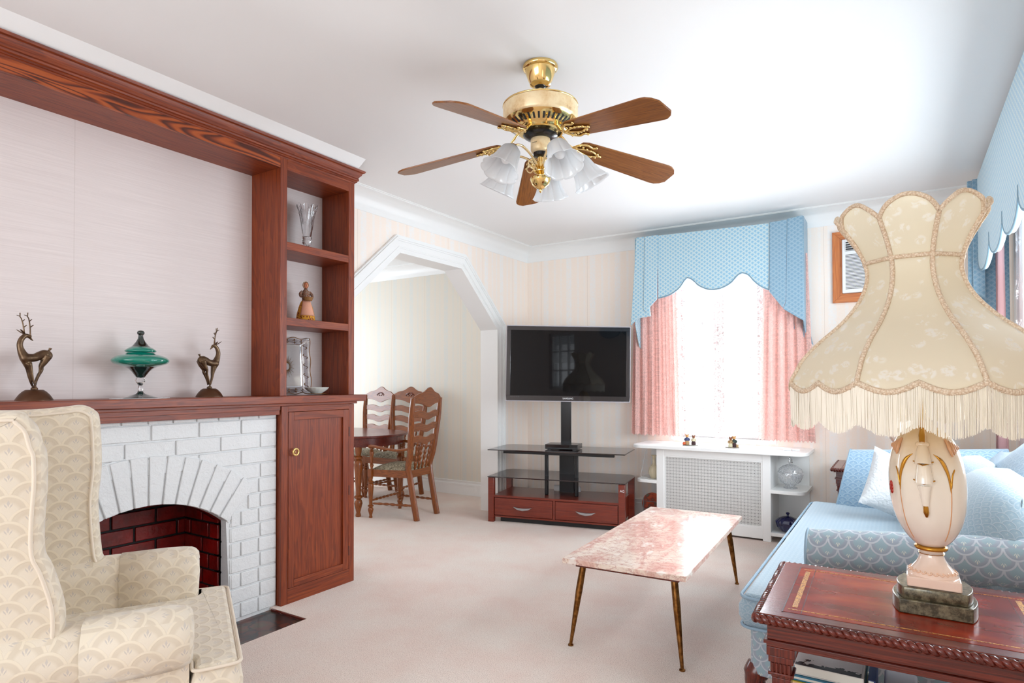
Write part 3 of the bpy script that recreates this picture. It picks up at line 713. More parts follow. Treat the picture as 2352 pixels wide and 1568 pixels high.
# crystal vase on the top shelf
zsh = 2.067
pf = [(.0, 0), (.034, 0), (.036, .004), (.022, .012), (.012, .024), (.013, .034), (.026, .046), (.030, .062), (.026, .078), (.030, .12), (.036, .17), (.045, .22), (.056, .262), (.062, .278), (.060, .279), (.052, .262), (.041, .22), (.032, .17), (.024, .12), (.018, .09), (0, .088)]
v = MB().lathe(pf, seg=48, mod=lambda a, i, z: 1+(.035*cos(12*a+z*90) if .03 < z < .25 else 0)+(.02*cos(24*a) if z > .2 else 0))
v.v = [(x, y, z+(.010*cos(8*atan2(y, x)) if z > .25 else 0)) for x, y, z in v.v]
tag(build('crystal_vase', v, m_crystal, smooth=18, loc=(-3.09, 2.517, zsh)), 'tall cut crystal vase with flared scalloped rim on the top shelf', 'vase')
# peasant woman figurine
t = thing('woman_figurine', 'small figurine of a peasant woman in a yellow dotted skirt holding a basket', 'figurine', (-3.09, 2.508, 1.632), radians(-18))
ms2 = N('dotted_skirt', rough=.8); _d = ms2.vor(ms2.coord(), 75); ms2.set('color', ms2.ramp(_d, [(.28, L(120, 34, 20)), (.36, L(214, 150, 44))])); ms2 = ms2.m
build('skirt', MB().lathe([(0, .004), (.052, .004), (.055, .012), (.050, .05), (.040, .09), (.030, .118), (.024, .128), (0, .13)], seg=36, mod=lambda a, i, z: 1+.04*cos(9*a)), ms2, t, smooth=60)
build('shoe', MB().lathe([(.046, 0), (.048, .004), (0, .005)], seg=24), m_dark, t)
ma = N('checked_apron', rough=.85); P_ = ma.sep(ma.coord()); ck = ma.math('MULTIPLY', ma.math('SINE', ma.math('MULTIPLY', P_[1], 1100)), ma.math('SINE', ma.math('MULTIPLY', P_[2], 1100))); ma.set('color', ma.ramp(ck, [(.0, L(226, 176, 150)), (.3, L(206, 120, 92))])); ma = ma.m
build('apron', MB().grid(lambda u, v: (lerp(.028, .0555, 1-v)*cos(lerp(-.95, .75, u))*1.05, lerp(.028, .0535, 1-v)*sin(lerp(-.95, .75, u))*1.05, lerp(.035, .128, v)), 14, 6), ma, t, solid=.0015, smooth=60)
bd = MB(); bd.lathe([(.022, .122), (.021, .14), (.026, .165), (.024, .185), (.012, .196), (.009, .205), (0, .207)], seg=24)
for s_ in (-1, 1):
    bd.tube(cr([(0, s_*.022, .184), (.006, s_*.036, .168), (.018, s_*.034, .152), (.036, s_*.016, .146)], 5), [.009]*6+[.0085]*5+[.006]*5, 10)
shw = N('floral_shawl', rough=.85); shw.set('color', shw.ramp(shw.noise(shw.coord(), 130, 3, .7), [(.38, L(84, 50, 34)), (.5, L(150, 100, 76)), (.6, L(110, 116, 110)), (.7, L(196, 130, 100))])); shw = shw.m
build('bodice', bd, shw, t, smooth=60)
hd_ = MB(); hd_.tube([(0, 0, .200), (.002, 0, .215)], .006, 8); hd_.ell((.003, 0, .224), (.0155, .0135, .0185), 20, 14); hd_.ell((.018, 0, .222), (.004, .003, .005), 8, 6)
mk = M('painted_skin', color=L(206, 134, 100), rough=.5)
hh = build('head', hd_, mk, t, smooth=60)
for s_ in (-1, 1):
    hn = MB().ell((.039, s_*.012, .146), (.007, .005, .005), 8, 6)
    for j in range(4): hn.tube([(.041, s_*(.008+.003*j), .146), (.048-.001*j, s_*(.007+.003*j), .1435), (.049, s_*(.007+.003*j), .139)], .0014, 5)
    hn.tube([(.037, s_*.010, .149), (.043, s_*.005, .150)], .0016, 5)
    build('hand', hn, mk, t, smooth=60)
fc = MB()
for s_ in (-1, 1): fc.ell((.0170, s_*.0055, .2265), (.0012, .0018, .0012), 6, 4)
build('eye', fc, m_dark, hh)
build('mouth', MB().ell((.0165, 0, .2140), (.0012, .0035, .0009), 8, 4), M('painted_lips', color=L(150, 40, 36), rough=.5), hh)
kf = MB(); kf.grid(lambda u, v: (.000-.0205*cos(lerp(-2.0, 2.0, u))*sin(lerp(.08, 2.6, v))*1.0, .0175*sin(lerp(-2.0, 2.0, u))*sin(lerp(.08, 2.6, v)), .226+.0225*cos(lerp(.08, 2.6, v))), 20, 12)
build('headscarf', kf, M('cream_headscarf', color=L(214, 190, 164), rough=.85), hh, solid=.002, smooth=60)
bk = MB(); bk.lathe([(0, .126), (.020, .126), (.026, .146), (.0245, .146), (.019, .129), (0, .129)], (.040, 0, 0), 24, mod=lambda a, i, z: 1+.03*cos(20*a))
bk.v = [(x, y*1.15, z) for x, y, z in bk.v]
mbk = M('wicker_basket', color=L(138, 96, 52), rough=.85); build('basket', bk, mbk, t, smooth=30)
# glass tray standing behind, saucer and dish
t = thing('glass_tray', 'square clear glass tray with gold sunburst and scroll border standing upright on the mantel', 'tray', (-3.165, 2.425, 1.186), 0)
trm = N('clear_glass_tray'); trm.n.remove(trm.b); _tp = trm.n.new('ShaderNodeBsdfTransparent'); _tp.inputs[0].default_value = (.93, .95, .97, 1); _g = trm.n.new('ShaderNodeBsdfGlossy'); _g.inputs['Roughness'].default_value = .06; _m = trm.n.new('ShaderNodeMixShader'); _m.inputs[0].default_value = .22
trm.t.links.new(_tp.outputs[0], _m.inputs[1]); trm.t.links.new(_g.outputs[0], _m.inputs[2]); trm.t.links.new(_m.outputs[0], trm.out.inputs[0]); trm = trm.m
TW, TH = .145, .345
def trayf(u, v):
    y = (u-.5)*2; z = (v-.5)*2; e = max(abs(y), abs(z)); lip = max(0, (e-.78)/.22)
    Y = TW*y*(1+.03*sin(z*9)*lip); Z = TH/2*z*(1+.03*sin(y*9)*lip)
    return (.045*lip**1.6-(.02*(Z/TH)), Y, TH/2+Z*.985+.004)
g = MB().grid(trayf, 28, 28)
build('glass_plate', g, trm, t, solid=.004, smooth=60)
gd = MB()
for k in range(36):
    a = 2*pi*k/36; r1 = .072 if k % 2 else .056
    gd.tube([(.004-.02*(sin(a)*.022)/TH, .022*cos(a), TH/2+.022*sin(a)), (.004-.02*(sin(a)*r1)/TH, r1*cos(a)*.8, TH/2+r1*sin(a))], [.0022, .0006], 4)
build('gold_sunburst', gd, M('gold_leaf', color=L(150, 116, 60), rough=.3, metal=.8), t)
gb = MB()
def tp_(y, z): 
    q = trayf(y/2+.5, z/2+.5); return (q[0]+.005, q[1], q[2])
for e_, rr in ((.99, .0022), (.78, .0012)):
    loop = [(-e_+2*e_*k/20, e_) for k in range(20)]+[(e_, e_-2*e_*k/20) for k in range(20)]+[(e_-2*e_*k/20, -e_) for k in range(20)]+[(-e_, -e_+2*e_*k/20) for k in range(20)]
    gb.tube([tp_(a, b) for a, b in loop], rr, 5, closed=True)
for sd in range(4):
    for k in range(5):
        c = -.7+.35*k
        pts = [(c-.10+.20*i/8, .885+.055*sin(i/8*2*pi)) for i in range(9)]
        pts = [(a, b) if sd == 0 else ((a, -b) if sd == 1 else ((b, a) if sd == 2 else (-b, a))) for a, b in pts]
        gb.tube([tp_(a, b) for a, b in pts], [.0006, .0022, .0034, .0022, .001, .0024, .0034, .002, .0006], 5)
build('gold_border', gb, M('gold_leaf_border', color=L(140, 96, 50), rough=.3, metal=.8), t)
t = thing('saucer', 'small clear gold edged saucer under the white dish on the mantel', 'saucer', (-3.055, 2.553, ZM))
build('plate', MB().lathe([(0, .001), (.03, .001), (.062, .007), (.063, .009), (.03, .004), (0, .004)], seg=40, mod=lambda a, i, z: 1+(.03*cos(10*a) if i in (2, 3) else 0)), trm, t, smooth=60)
build('gold_rim', MB().tube([(.063*(1+.03*cos(10*a))*cos(a), .063*(1+.03*cos(10*a))*sin(a), .009) for a in [2*pi*k/60 for k in range(60)]], .0013, 5, closed=True), m_gold, t)
tag(build('dish', MB().lathe([(0, 0), (.030, 0), (.034, .004), (.060, .022), (.072, .036), (.070, .038), (.056, .026), (.030, .009), (0, .008)], seg=48, mod=lambda a, i, z: 1+(.025*cos(16*a) if z > .02 else 0)), M('celadon_dish', color=(.80, .84, .79, 1), rough=.2), smooth=60, loc=(-3.05, 2.56, ZM+.0095)), 'small white fluted dish in front of the glass tray on the mantel', 'dish')

# ================================================================== CEILING FAN
FX, FY = -1.354, 2.377
fan = thing('ceiling_fan', 'brass ceiling fan with five wooden blades and frosted glass lamp shades', 'ceiling fan', (FX, FY, ZC)); fan.scale = (1.023, 1.023, .95)
z0_ = -ZC
def zf(z): return z-ZC
build('canopy', MB().lathe([(0, zf(2.6695)), (.076, zf(2.6695)), (.078, zf(2.660)), (.074, zf(2.652)), (.066, zf(2.648)), (.062, zf(2.63)), (.052, zf(2.600)), (.044, zf(2.586)), (.046, zf(2.580)), (.036, zf(2.574)), (.024, zf(2.572))], seg=48), m_brass, fan, smooth=40)
build('hanger_ball', MB().ell((0, 0, zf(2.578)), (.027, .027, .018), 20, 10), m_black, fan)
build('downrod', MB().lathe([(.0115, zf(2.572)), (.0115, zf(2.488))], seg=20), m_brass_soft, fan, smooth=60)
mh = build('motor_housing', MB().lathe([(0, zf(2.490)), (.10, zf(2.488)), (.150, zf(2.482)), (.163, zf(2.474)), (.163, zf(2.416)), (.158, zf(2.404)), (.146, zf(2.396)), (.0, zf(2.396))], seg=64), None, fan, smooth=40)
mm = N('mottled_brass', rough=.38, metal=.3); mm.set('color', mm.ramp(mm.noise(mm.coord(), 14, 4, .65), [(.45, L(246, 224, 182)), (.62, L(232, 200, 150)), (.75, L(190, 146, 104))])); mh.data.materials.append(mm.m)
build('housing_rim', MB().tube([(.160*cos(a), .160*sin(a), zf(2.476)) for a in [2*pi*k/64 for k in range(64)]], .0055, 8, closed=True), m_brass, mh, smooth=60)
vn = MB().lathe([(.158, zf(2.405)), (.150, zf(2.392)), (.112, zf(2.366)), (.104, zf(2.362)), (.098, zf(2.354)), (.080, zf(2.350)), (0, zf(2.350))], seg=64)
build('vent_ring', vn, m_brass, mh, smooth=40)
sl = MB()
for k in range(40):
    a = 2*pi*k/40; ca, sa = cos(a), sin(a)
    q = [(.120, zf(2.3712)), (.145, zf(2.3883))]; w = .0042
    vs = []
    for r_, z_ in q:
        for s_ in (-1, 1): vs.append((r_*ca-s_*w*sa, r_*sa+s_*w*ca, z_-.0012))
    sl.add(vs, [(0, 1, 3, 2)])
build('vent_slot', sl, m_dark, mh, smooth=0, recalc=False)['kind'] = 'stuff'
build('flywheel', MB().lathe([(0, zf(2.352)), (.074, zf(2.350)), (.076, zf(2.340)), (.070, zf(2.333)), (.050, zf(2.325)), (.040, zf(2.322)), (0, zf(2.322))], seg=48), m_black, fan, smooth=40)
sw = build('switch_housing', MB().lathe([(0, zf(2.328)), (.041, zf(2.326)), (.043, zf(2.318)), (.043, zf(2.272)), (.039, zf(2.262)), (.033, zf(2.258)), (0, zf(2.258))], seg=40), mm.m, fan, smooth=40)
def text(name, s, size, mat, parent, M4, ext=.0004, align='CENTER'):
    cu = bpy.data.curves.new(name, 'FONT'); cu.body = s; cu.size = size; cu.extrude = ext; cu.align_x = align; cu.align_y = 'CENTER'
    tmp = bpy.data.objects.new(name+'_tmp', cu); COL.objects.link(tmp); dg = bpy.context.evaluated_depsgraph_get(); me = bpy.data.meshes.new_from_object(tmp.evaluated_get(dg)); bpy.data.objects.remove(tmp)
    o = bpy.data.objects.new(name, me); me.materials.append(mat); COL.objects.link(o); o.parent = parent; o.matrix_local = M4; return o
ca_ = atan2(-FY, -FX)-.5
Mt = Matrix.Translation((.0440*cos(ca_), .0440*sin(ca_), zf(2.296))) @ Matrix.Rotation(ca_+pi/2, 4, 'Z') @ Matrix.Rotation(pi/2, 4, 'X')
mkm = MB().tube([(-.016+.0016*q, .0022*(1 if q % 2 else -1), 0) for q in range(15)], .0005, 5)
o = build('maker_mark', mkm, m_dark, sw, smooth=0); o.matrix_local = Mt
build('switch_cap', MB().lathe([(0, zf(2.258)), (.032, zf(2.258)), (.030, zf(2.243)), (.016, zf(2.238)), (0, zf(2.238))], seg=32), m_black, fan, smooth=40)
lk_ = build('light_kit', MB().lathe([(0, zf(2.240)), (.014, zf(2.240)), (.014, zf(2.218)), (.022, zf(2.214)), (.024, zf(2.190)), (.014, zf(2.182)), (.031, zf(2.172)), (.030, zf(2.168)), (.012, zf(2.156)), (.010, zf(2.148)), (.044, zf(2.140)), (.0455, zf(2.134)), (.044, zf(2.128)), (.036, zf(2.108)), (.020, zf(2.094)), (.007, zf(2.088)), (.008, zf(2.080)), (.003, zf(2.072)), (0, zf(2.070))], seg=48), m_brass, fan, smooth=40)
BL, BRT = .66, .20
for k, deg in enumerate((-91, -19, 53, 125, 197)):
    a = radians(deg); 
    root = bpy.data.objects.new('blade', None)
    bl = MB(); n = 16; zi, zo = 2.305, 2.222; pitch = radians(-13)
    out = [(.185, -.046), (.21, -.056), (.61, -.077), (.632, -.074), (.655, -.060), (.672, -.036), (.672, .036), (.655, .060), (.632, .074), (.61, .077), (.21, .056), (.185, .046), (.175, .02), (.175, -.02)]
    def bf(x, y, d):
        z = lerp(zi, zo, (x-.175)/.5)-ZC; 
        return (x*cos(a)-y*cos(pitch)*sin(a)+0, x*sin(a)+y*cos(pitch)*cos(a), z+y*sin(pitch)+d)
    bl2 = MB(); bl2.prism(out, lambda x, y, d: (x, y, d), -.0035, .0035)
    ob = build('blade', bl2, m_fanwood, fan, bev=.0012, smooth=30)
    sx_ = atan2(zo-zi, .5)
    ob.matrix_local = Matrix.Translation((0, 0, zi-ZC+.003)) @ Matrix.Rotation(a, 4, 'Z') @ Matrix.Translation((.175, 0, 0)) @ Matrix.Rotation(-sx_, 4, 'Y') @ Matrix.Rotation(pitch, 4, 'X') @ Matrix.Translation((-.175, 0, 0))
    ir = MB()
    ir.tube(cr([(-.10, 0, .042), (-.075, 0, .030), (-.045, 0, .004), (-.02, 0, -.008), (.0, 0, -.008)], 5), [.010]*10+[.008]*11, 10, flat=.5)
    for s_ in (-1, 1):
        ir.tube(cr([(-.02, 0, -.008), (.0, s_*.03, -.008), (.03, s_*.046, -.008), (.06, s_*.040, -.008), (.075, s_*.048, -.008)], 5), .0055, 8)
        ir.tube(cr([(-.01, 0, -.008), (.03, s_*.014, -.008), (.07, s_*.018, -.009), (.10, s_*.006, -.009), (.118, 0, -.009)], 5), .0048, 8)
        for q in range(6): 
            u = q/5; ir.ell((lerp(.0, .1, u), s_*lerp(.03, .012, u)*1.05, -.010), (.0062, .0062, .0062), 8, 6)
    ir.ell((.075, .048, -.009), (.007, .007, .006), 8, 6); ir.ell((.075, -.048, -.009), (.007, .007, .006), 8, 6); ir.ell((.118, 0, -.009), (.008, .008, .006), 8, 6)
    io = build('blade_iron', ir, m_brass, ob, smooth=60); io.matrix_local = Matrix.Translation((.175, 0, 0))
shade_pf = [(.025, 0), (.031, .008), (.041, .018), (.047, .045), (.052, .075), (.060, .105), (.073, .133), (.080, .142)]
for k in range(5):
    a = radians(36+72*k)
    arm = MB(); arm.tube(cr([(.020, 0, 2.200-ZC), (.06, 0, 2.240-ZC), (.11, 0, 2.265-ZC), (.146, 0, 2.256-ZC), (.160, 0, 2.238-ZC)], 6), .0055, 10)
    arm.tube(cr([(.024, 0, 2.20-ZC), (.05, .0, 2.175-ZC), (.07, 0, 2.195-ZC), (.055, 0, 2.215-ZC), (.044, 0, 2.200-ZC)], 5), .003, 8)
    Mz = Matrix.Rotation(a, 4, 'Z'); arm.xf(Mz); ao = build('lamp_arm', arm, m_brass_soft, fan, smooth=60)
    tilt = radians(180-30)
    Ms = Mz @ Matrix.Translation((.158, 0, 2.242-ZC)) @ Matrix.Rotation(tilt, 4, 'Y')
    # tilt: shade axis points outward and down
    sk = MB().lathe([(0, -.012), (.016, -.012), (.019, -.004), (.024, .004), (.026, .012), (.024, .016), (0, .016)], seg=24).xf(Ms)
    build('socket', sk, m_brass, ao, smooth=40)
    sh = MB().lathe(shade_pf, seg=96, mod=lambda t, i, z: 1+(.012+.11*i/7)*(abs(cos(4*t))**.5-.5), cap=False).xf(Ms)
    build('glass_shade', sh, m_frost, ao, smooth=50, solid=.0025)
    bb = MB().ell((0, 0, .062), (.024, .024, .030), 18, 12).xf(Ms)
    build('bulb', bb, m_white_plastic, ao, smooth=60)
for i, (px_, py_, ln) in enumerate(((.046, .012, .05), (-.02, .042, .04))):
    pc = MB()
    for j in range(int(ln/.005)): pc.ell((px_, py_, 2.262-ZC-j*.005), (.0018, .0018, .0027), 6, 4)
    build('pull_chain', pc, m_silver, fan)

# ================================================================== TV STAND, TV, PLAYER
TR = radians(11.5)
st = thing('tv_stand', 'cherry wood stand with two dark glass shelves and two drawers under the television', 'tv stand', (-3.19, 4.62, 0), TR)
W_, D_ = 1.245, .50
for x in (0, W_-.055):
    build('post', MB().box(x, x+.055, 0, .045, 0, .40), m_mahog_stand, st, bev=.003)
    build('post', MB().box(x, x+.055, D_-.045, D_, 0, .40), m_mahog_stand, st, bev=.003)
build('cabinet_body', MB().box(.055, W_-.055, .012, D_-.02, .045, .060).box(.055, W_-.055, .020, D_-.02, .060, .225).box(.045, W_-.045, .006, D_-.01, .225, .243), m_mahog_stand, st, bev=.002)
build('divider', MB().box(.055+.5575, .055+.5775, .008, .03, .060, .225), m_mahog_stand, st)
build('plinth', MB().box(.10, W_-.10, .06, D_-.06, .0, .045), m_dark, st)
for x0, x1 in ((.062, .608), (.636, 1.183)):
    d_ = build('drawer', MB().box(x0, x1, .004, .02, .066, .219), m_mahog_stand, st, bev=.002)
    c = (x0+x1)/2; w = .088
    arcs = [(c-w, .150), (c-w*.5, .143), (c, .141), (c+w*.5, .143), (c+w, .150), (c+w*.6, .128), (c, .119), (c-w*.6, .128)]
    build('handle', MB().prism(arcs, XZ, -.014, .004), m_silver, d_, bev=.002, smooth=40)
def glasstop(z, y0, y1, x0, x1, ch=.05):
    return MB().prism([(x0, y0), (x1, y0), (x1, y1-ch), (x1-ch, y1), (x0+ch, y1), (x0, y1-ch)], XY, z, z+.009)
build('glass_shelf', glasstop(.402, -.004, D_+.03, -.004, W_+.004), m_darkglass, st, bev=.001)
build('glass_top', glasstop(.646, -.004, D_+.03, -.002, W_+.002), m_darkglass, st, bev=.001)
build('crossbar', MB().box(.11, W_-.11, .10, .14, .612, .640), m_blackmetal, st, bev=.002)
cx = .640
build('support_tube', MB().box(cx-.155, cx-.125, .17, .20, .243, .640), m_blackmetal, st, bev=.005)
build('support_tube', MB().box(cx+.125, cx+.155, .17, .20, .243, .640), m_blackmetal, st, bev=.005)
build('back_plate', MB().box(cx-.072, cx+.072, .36, .40, .05, .70), m_blackmetal, st, bev=.006)
build('mast', MB().box(cx-.048, cx+.048, .33, .36, .640, 1.55), m_black, st, bev=.006)
build('mount_bracket', MB().box(cx-.06, cx+.06, .20, .33, 1.36, 1.50), m_blackmetal, st, bev=.004)
for a_ in (-.13, .07): build('bracket_lug', MB().box(cx+a_, cx+a_+.06, .37, .39, .25, .30), m_white_plastic, st, bev=.004)
build('cable', MB().tube(cr([(cx+.09, .34, .60), (cx+.085, .34, .53), (cx+.10, .33, .45), (cx+.09, .33, .35), (cx+.08, .35, .26)], 5), .004, 8), m_black, st, smooth=60)
Mst = Matrix.Translation((W_-.022, -.0015, .345)) @ Matrix.Rotation(pi/2, 4, 'X')
text('brand_mark', 'AG', .028, m_white_plastic, st, Mst)
# television, facing the camera
TC = Vector((-2.533, 4.94, 1.428)); TA = radians(32.4)
tv = thing('television', 'large flat black television mounted on the stand mast', 'television', TC, TA); tv.rotation_euler = (0, radians(.9), TA)
tw, th = .552, .333
build('back_shell', MB().box(-tw+.012, tw-.012, .0, .045, -th+.012, th-.012), m_black, tv, bev=.012)
fr_ = MB().box(-tw, tw, -.012, .004, th-.036, th).box(-tw, tw, -.012, .004, -th, -th+.044).box(-tw, -tw+.034, -.012, .004, -th+.044, th-.036).box(tw-.034, tw, -.012, .004, -th+.044, th-.036)
build('bezel', fr_, M('gloss_black_bezel', color=(.012, .010, .014, 1), rough=.08, coat=.5), tv, bev=.003)
build('acrylic_edge', MB().box(-tw-.008, tw+.008, -.003, .002, th, th+.008).box(-tw-.008, tw+.008, -.003, .002, -th-.008, -th).box(-tw-.008, -tw, -.003, .002, -th, th).box(tw, tw+.008, -.003, .002, -th, th), M('clear_edge', color=(.45, .42, .46, 1), rough=.15), tv)
build('screen', MB().box(-tw+.034, tw-.034, -.004, .0, -th+.044, th-.036), m_screen, tv)
text('brand_lettering', 'SAMSUNG', .021, m_white_plastic, tv, Matrix.Translation((0, -.0125, -th+.020)) @ Matrix.Rotation(pi/2, 4, 'X'))
pmk = MB()
for q in range(5): pmk.tube([(-tw+.036+.017*q+.0028*j, -.0126, -th+.033+.0022*(1 if j % 2 else -1)) for j in range(5)], .0006, 5)
build('printed_marks', pmk, M('grey_print', color=(.16, .16, .17, 1)), tv, smooth=0)
pl = thing('disc_player', 'small black box with dark front on the glass top under the television', 'media player', (-3.19+.50*cos(TR)-.14*sin(TR), 4.62+.50*sin(TR)+.14*cos(TR), .6555), TR+radians(3))
build('case', MB().box(0, .30, 0, .20, .006, .048), m_black, pl, bev=.003)
build('front_panel', MB().box(.01, .22, -.002, .002, .022, .044), M('dark_panel', color=(.02, .012, .012, 1), rough=.1), pl)
build('foot', MB().box(.02, .05, .01, .03, 0, .006), m_black, pl); build('foot', MB().box(.25, .28, .01, .03, 0, .006), m_black, pl)
# ================================================================== COFFEE TABLE
ct = thing('coffee_table', 'low coffee table with a polished pink marble top on four brass legs', 'coffee table', (-1.115, 3.325, 0), radians(2.6))
hw, hl = .293, .70
build('marble_top', MB().box(-hw, hw, -hl, hl, .396, .421), m_marble, ct, bev=.0025)
build('frame', MB().box(-hw+.05, hw-.05, -hl+.06, hl-.06, .383, .396).box(-hw+.045, hw-.045, -hl+.055, -hl+.075, .372, .396).box(-hw+.045, hw-.045, hl-.075, hl-.055, .372, .396), m_mahog['y'], ct, bev=.002)
for sx in (-1, 1):
    for sy in (-1, 1):
        a = (sx*(hw-.075), sy*(hl-.085)); b_ = (sx*(hw-.028), sy*(hl-.035))
        lg = MB().tube([(a[0], a[1], .388), (lerp(a[0], b_[0], .35), lerp(a[1], b_[1], .35), .26), (b_[0], b_[1], .008)], [.0155, .0165, .0075], 20)
        lg.lathe([(0, 0), (.013, 0), (.013, .006), (.008, .009), (0, .009)], (b_[0], b_[1], 0), 16)
        o = build('leg', lg, m_oldbrass, ct, smooth=50)
        build('mounting_plate', MB().box(a[0]-.035, a[0]+.035, a[1]-.02, a[1]+.02, .377, .3835), m_oldbrass, o)

# ================================================================== RADIATOR COVER
rc = thing('radiator_cover', 'white radiator cover with perforated metal grille and open end shelves under the window', 'radiator cover', (0, 0, 0))
YR = 5.19
def rslab(x0, x1, y0, y1, r, z0, z1, left=True, right=True):
    p = []
    if left: p += [(x0, y1)]+[(x0+r-r*cos(t), y0+r-r*sin(t)) for t in [pi/2*k/8 for k in range(9)]]
    else: p += [(x0, y1), (x0, y0)]
    if right: p += [(x1-r+r*sin(t), y0+r-r*cos(t)) for t in [pi/2*k/8 for k in range(9)]]+[(x1, y1)]
    else: p += [(x1, y0), (x1, y1)]
    return MB().prism(p, XY, z0, z1)
build('top_slab', rslab(-2.02, -.612, 5.125, 5.588, .09, .688, .716), m_white, rc, bev=.004)
build('stile', MB().box(-1.808, -1.744, YR, YR+.03, 0, .688), m_white, rc, bev=.002)
build('stile', MB().box(-.942, -.882, YR, YR+.03, 0, .688), m_white, rc, bev=.002)
build('rail', MB().box(-1.744, -.942, YR+.003, YR+.028, .632, .688), m_white, rc, bev=.002)
build('rail', MB().box(-1.744, -.942, YR+.003, YR+.028, .016, .103), m_white, rc, bev=.002)
build('side_panel', MB().box(-1.806, -1.786, YR+.03, 5.588, 0, .688), m_white, rc); build('side_panel', MB().box(-.902, -.884, YR+.03, 5.588, 0, .688), m_white, rc)
mg = N('perforated_grille', rough=.4); P_ = mg.sep(mg.coord()); pit = .0264
ga = mg.math('FRACT', mg.math('DIVIDE', P_[0], pit)); gb_ = mg.math('FRACT', mg.math('DIVIDE', P_[2], pit))
dxx = mg.math('ABSOLUTE', mg.math('SUBTRACT', ga, .5)); dzz = mg.math('ABSOLUTE', mg.math('SUBTRACT', gb_, .5))
def inside(u, v, cu, cv, hu, hv): return mg.math('MULTIPLY', mg.math('LESS_THAN', mg.math('ABSOLUTE', mg.math('SUBTRACT', u, cu)), hu), mg.math('LESS_THAN', mg.math('ABSOLUTE', mg.math('SUBTRACT', v, cv)), hv))
hs_ = [inside(dxx, dzz, .12, .36, .045, .085), inside(dxx, dzz, .36, .12, .085, .045), inside(dxx, dzz, .40, .44, .07, .075), inside(dxx, dzz, 0, 0, .05, .05), inside(dxx, dzz, .27, .27, .03, .03)]
hsum = hs_[0]
for h_ in hs_[1:]: hsum = mg.math('MAXIMUM', hsum, h_)
mg.set('color', mg.mix(hsum, (.74, .73, .71, 1), (.035, .033, .03, 1))); mg.bump(mg.math('SUBTRACT', 1, hsum), .5, .002); mg = mg.m
build('grille', MB().box(-1.744, -.942, YR+.012, YR+.016, .103, .632), mg, rc)
build('grille_moulding', MB().box(-1.744, -1.732, YR+.004, YR+.012, .103, .632).box(-.954, -.942, YR+.004, YR+.012, .103, .632).box(-1.732, -.954, YR+.004, YR+.012, .620, .632).box(-1.732, -.954, YR+.004, YR+.012, .103, .115), m_white, rc)
for z0, z1 in ((.382, .410), (.048, .076)):
    build('end_shelf', rslab(-.884, -.628, YR+.0, 5.588, .08, z0, z1, left=False), m_white, rc, bev=.003)
    build('end_shelf', rslab(-2.004, -1.806, YR+.0, 5.588, .07, z0, z1, right=False), m_white, rc, bev=.003)
build('back_panel', MB().box(-.884, -.648, 5.572, 5.588, .0, .688), m_white, rc); build('back_panel', MB().box(-1.99, -1.806, 5.572, 5.588, .0, .688), m_white, rc)
# things on it
def bear(t, x, y, s, fur, coat, skirt, face=0):
    b = MB(); b.lathe([(0, 0), (.011*s, 0), (.012*s, .01*s), (.008*s, .022*s), (0, .026*s)], (x, y, .004), 14)
    build('bear_clothes', b, skirt, t, smooth=60)
    c = MB().lathe([(.0085*s, .020*s), (.0095*s, .028*s), (.006*s, .036*s), (0, .038*s)], (x, y, .004), 14)
    for q in (-1, 1): c.tube([(x+q*.007*s, y, .004+.034*s), (x+q*.012*s, y-.004, .004+.027*s), (x+q*.009*s, y-.009*s, .004+.022*s)], .0028*s, 8)
    build('bear_coat', c, coat, t, smooth=60)
    h = MB().ell((x, y, .004+.043*s), (.0078*s, .007*s, .0075*s), 14, 10).ell((x, y-.007*s, .004+.0415*s), (.0034*s, .004*s, .003*s), 8, 6)
    for q in (-1, 1): h.ell((x+q*.0062*s, y, .004+.050*s), (.0027*s, .0015*s, .0027*s), 8, 6)
    build('bear_head', h, fur, t, smooth=60)
mf1, mf2 = M('honey_fur', color=L(190, 140, 84), rough=.8), M('brown_fur', color=L(124, 76, 48), rough=.8)
mc1, mc2, mc3, mc4 = M('blue_coat', color=L(62, 72, 110), rough=.8), M('cream_blouse', color=L(200, 190, 160), rough=.8), M('tan_cloth', color=L(168, 136, 96), rough=.8), M('dark_cloth', color=L(60, 34, 36), rough=.8)
mbase = N('figurine_base', rough=.7); mbase.set('color', mbase.ramp(mbase.noise(mbase.coord(), 120, 3), [(.4, L(84, 80, 72)), (.6, L(140, 130, 116))])); mbase = mbase.m
t = thing('bear_figurine', 'resin figurine of two small seated bears with an orange ball on the radiator cover', 'figurine', (-1.545, 5.30, .7165), radians(15))
build('base', MB().lathe([(0, 0), (.066, 0), (.064, .005), (0, .006)], seg=24).xf(Matrix.Diagonal((1, .6, 1, 1))), mbase, t)
bear(t, -.026, 0, 1.75, mf1, mc1, mc3); bear(t, .028, .002, 1.6, mf2, mc2, mc4)
build('ball', MB().ell((-.050, -.012, .017), (.014, .014, .014), 14, 10), M('orange_ball', color=L(196, 84, 40), rough=.6), t, smooth=60)
t = thing('bear_figurine', 'resin figurine of two standing bears hugging, nearer the lamp on the radiator cover', 'figurine', (-1.19, 5.28, .7165), radians(10))
build('base', MB().lathe([(0, 0), (.058, 0), (.055, .006), (0, .007)], seg=24).xf(Matrix.Diagonal((1, .6, 1, 1))), mbase, t)
bear(t, -.014, -.002, 1.65, mf2, mc3, mc2); bear(t, .012, .004, 1.8, mf1, M('green_coat', color=L(56, 66, 60), rough=.8), mc4)
build('crate', MB().box(.030, .048, -.014, .006, .005, .028), mc3, t, bev=.001)
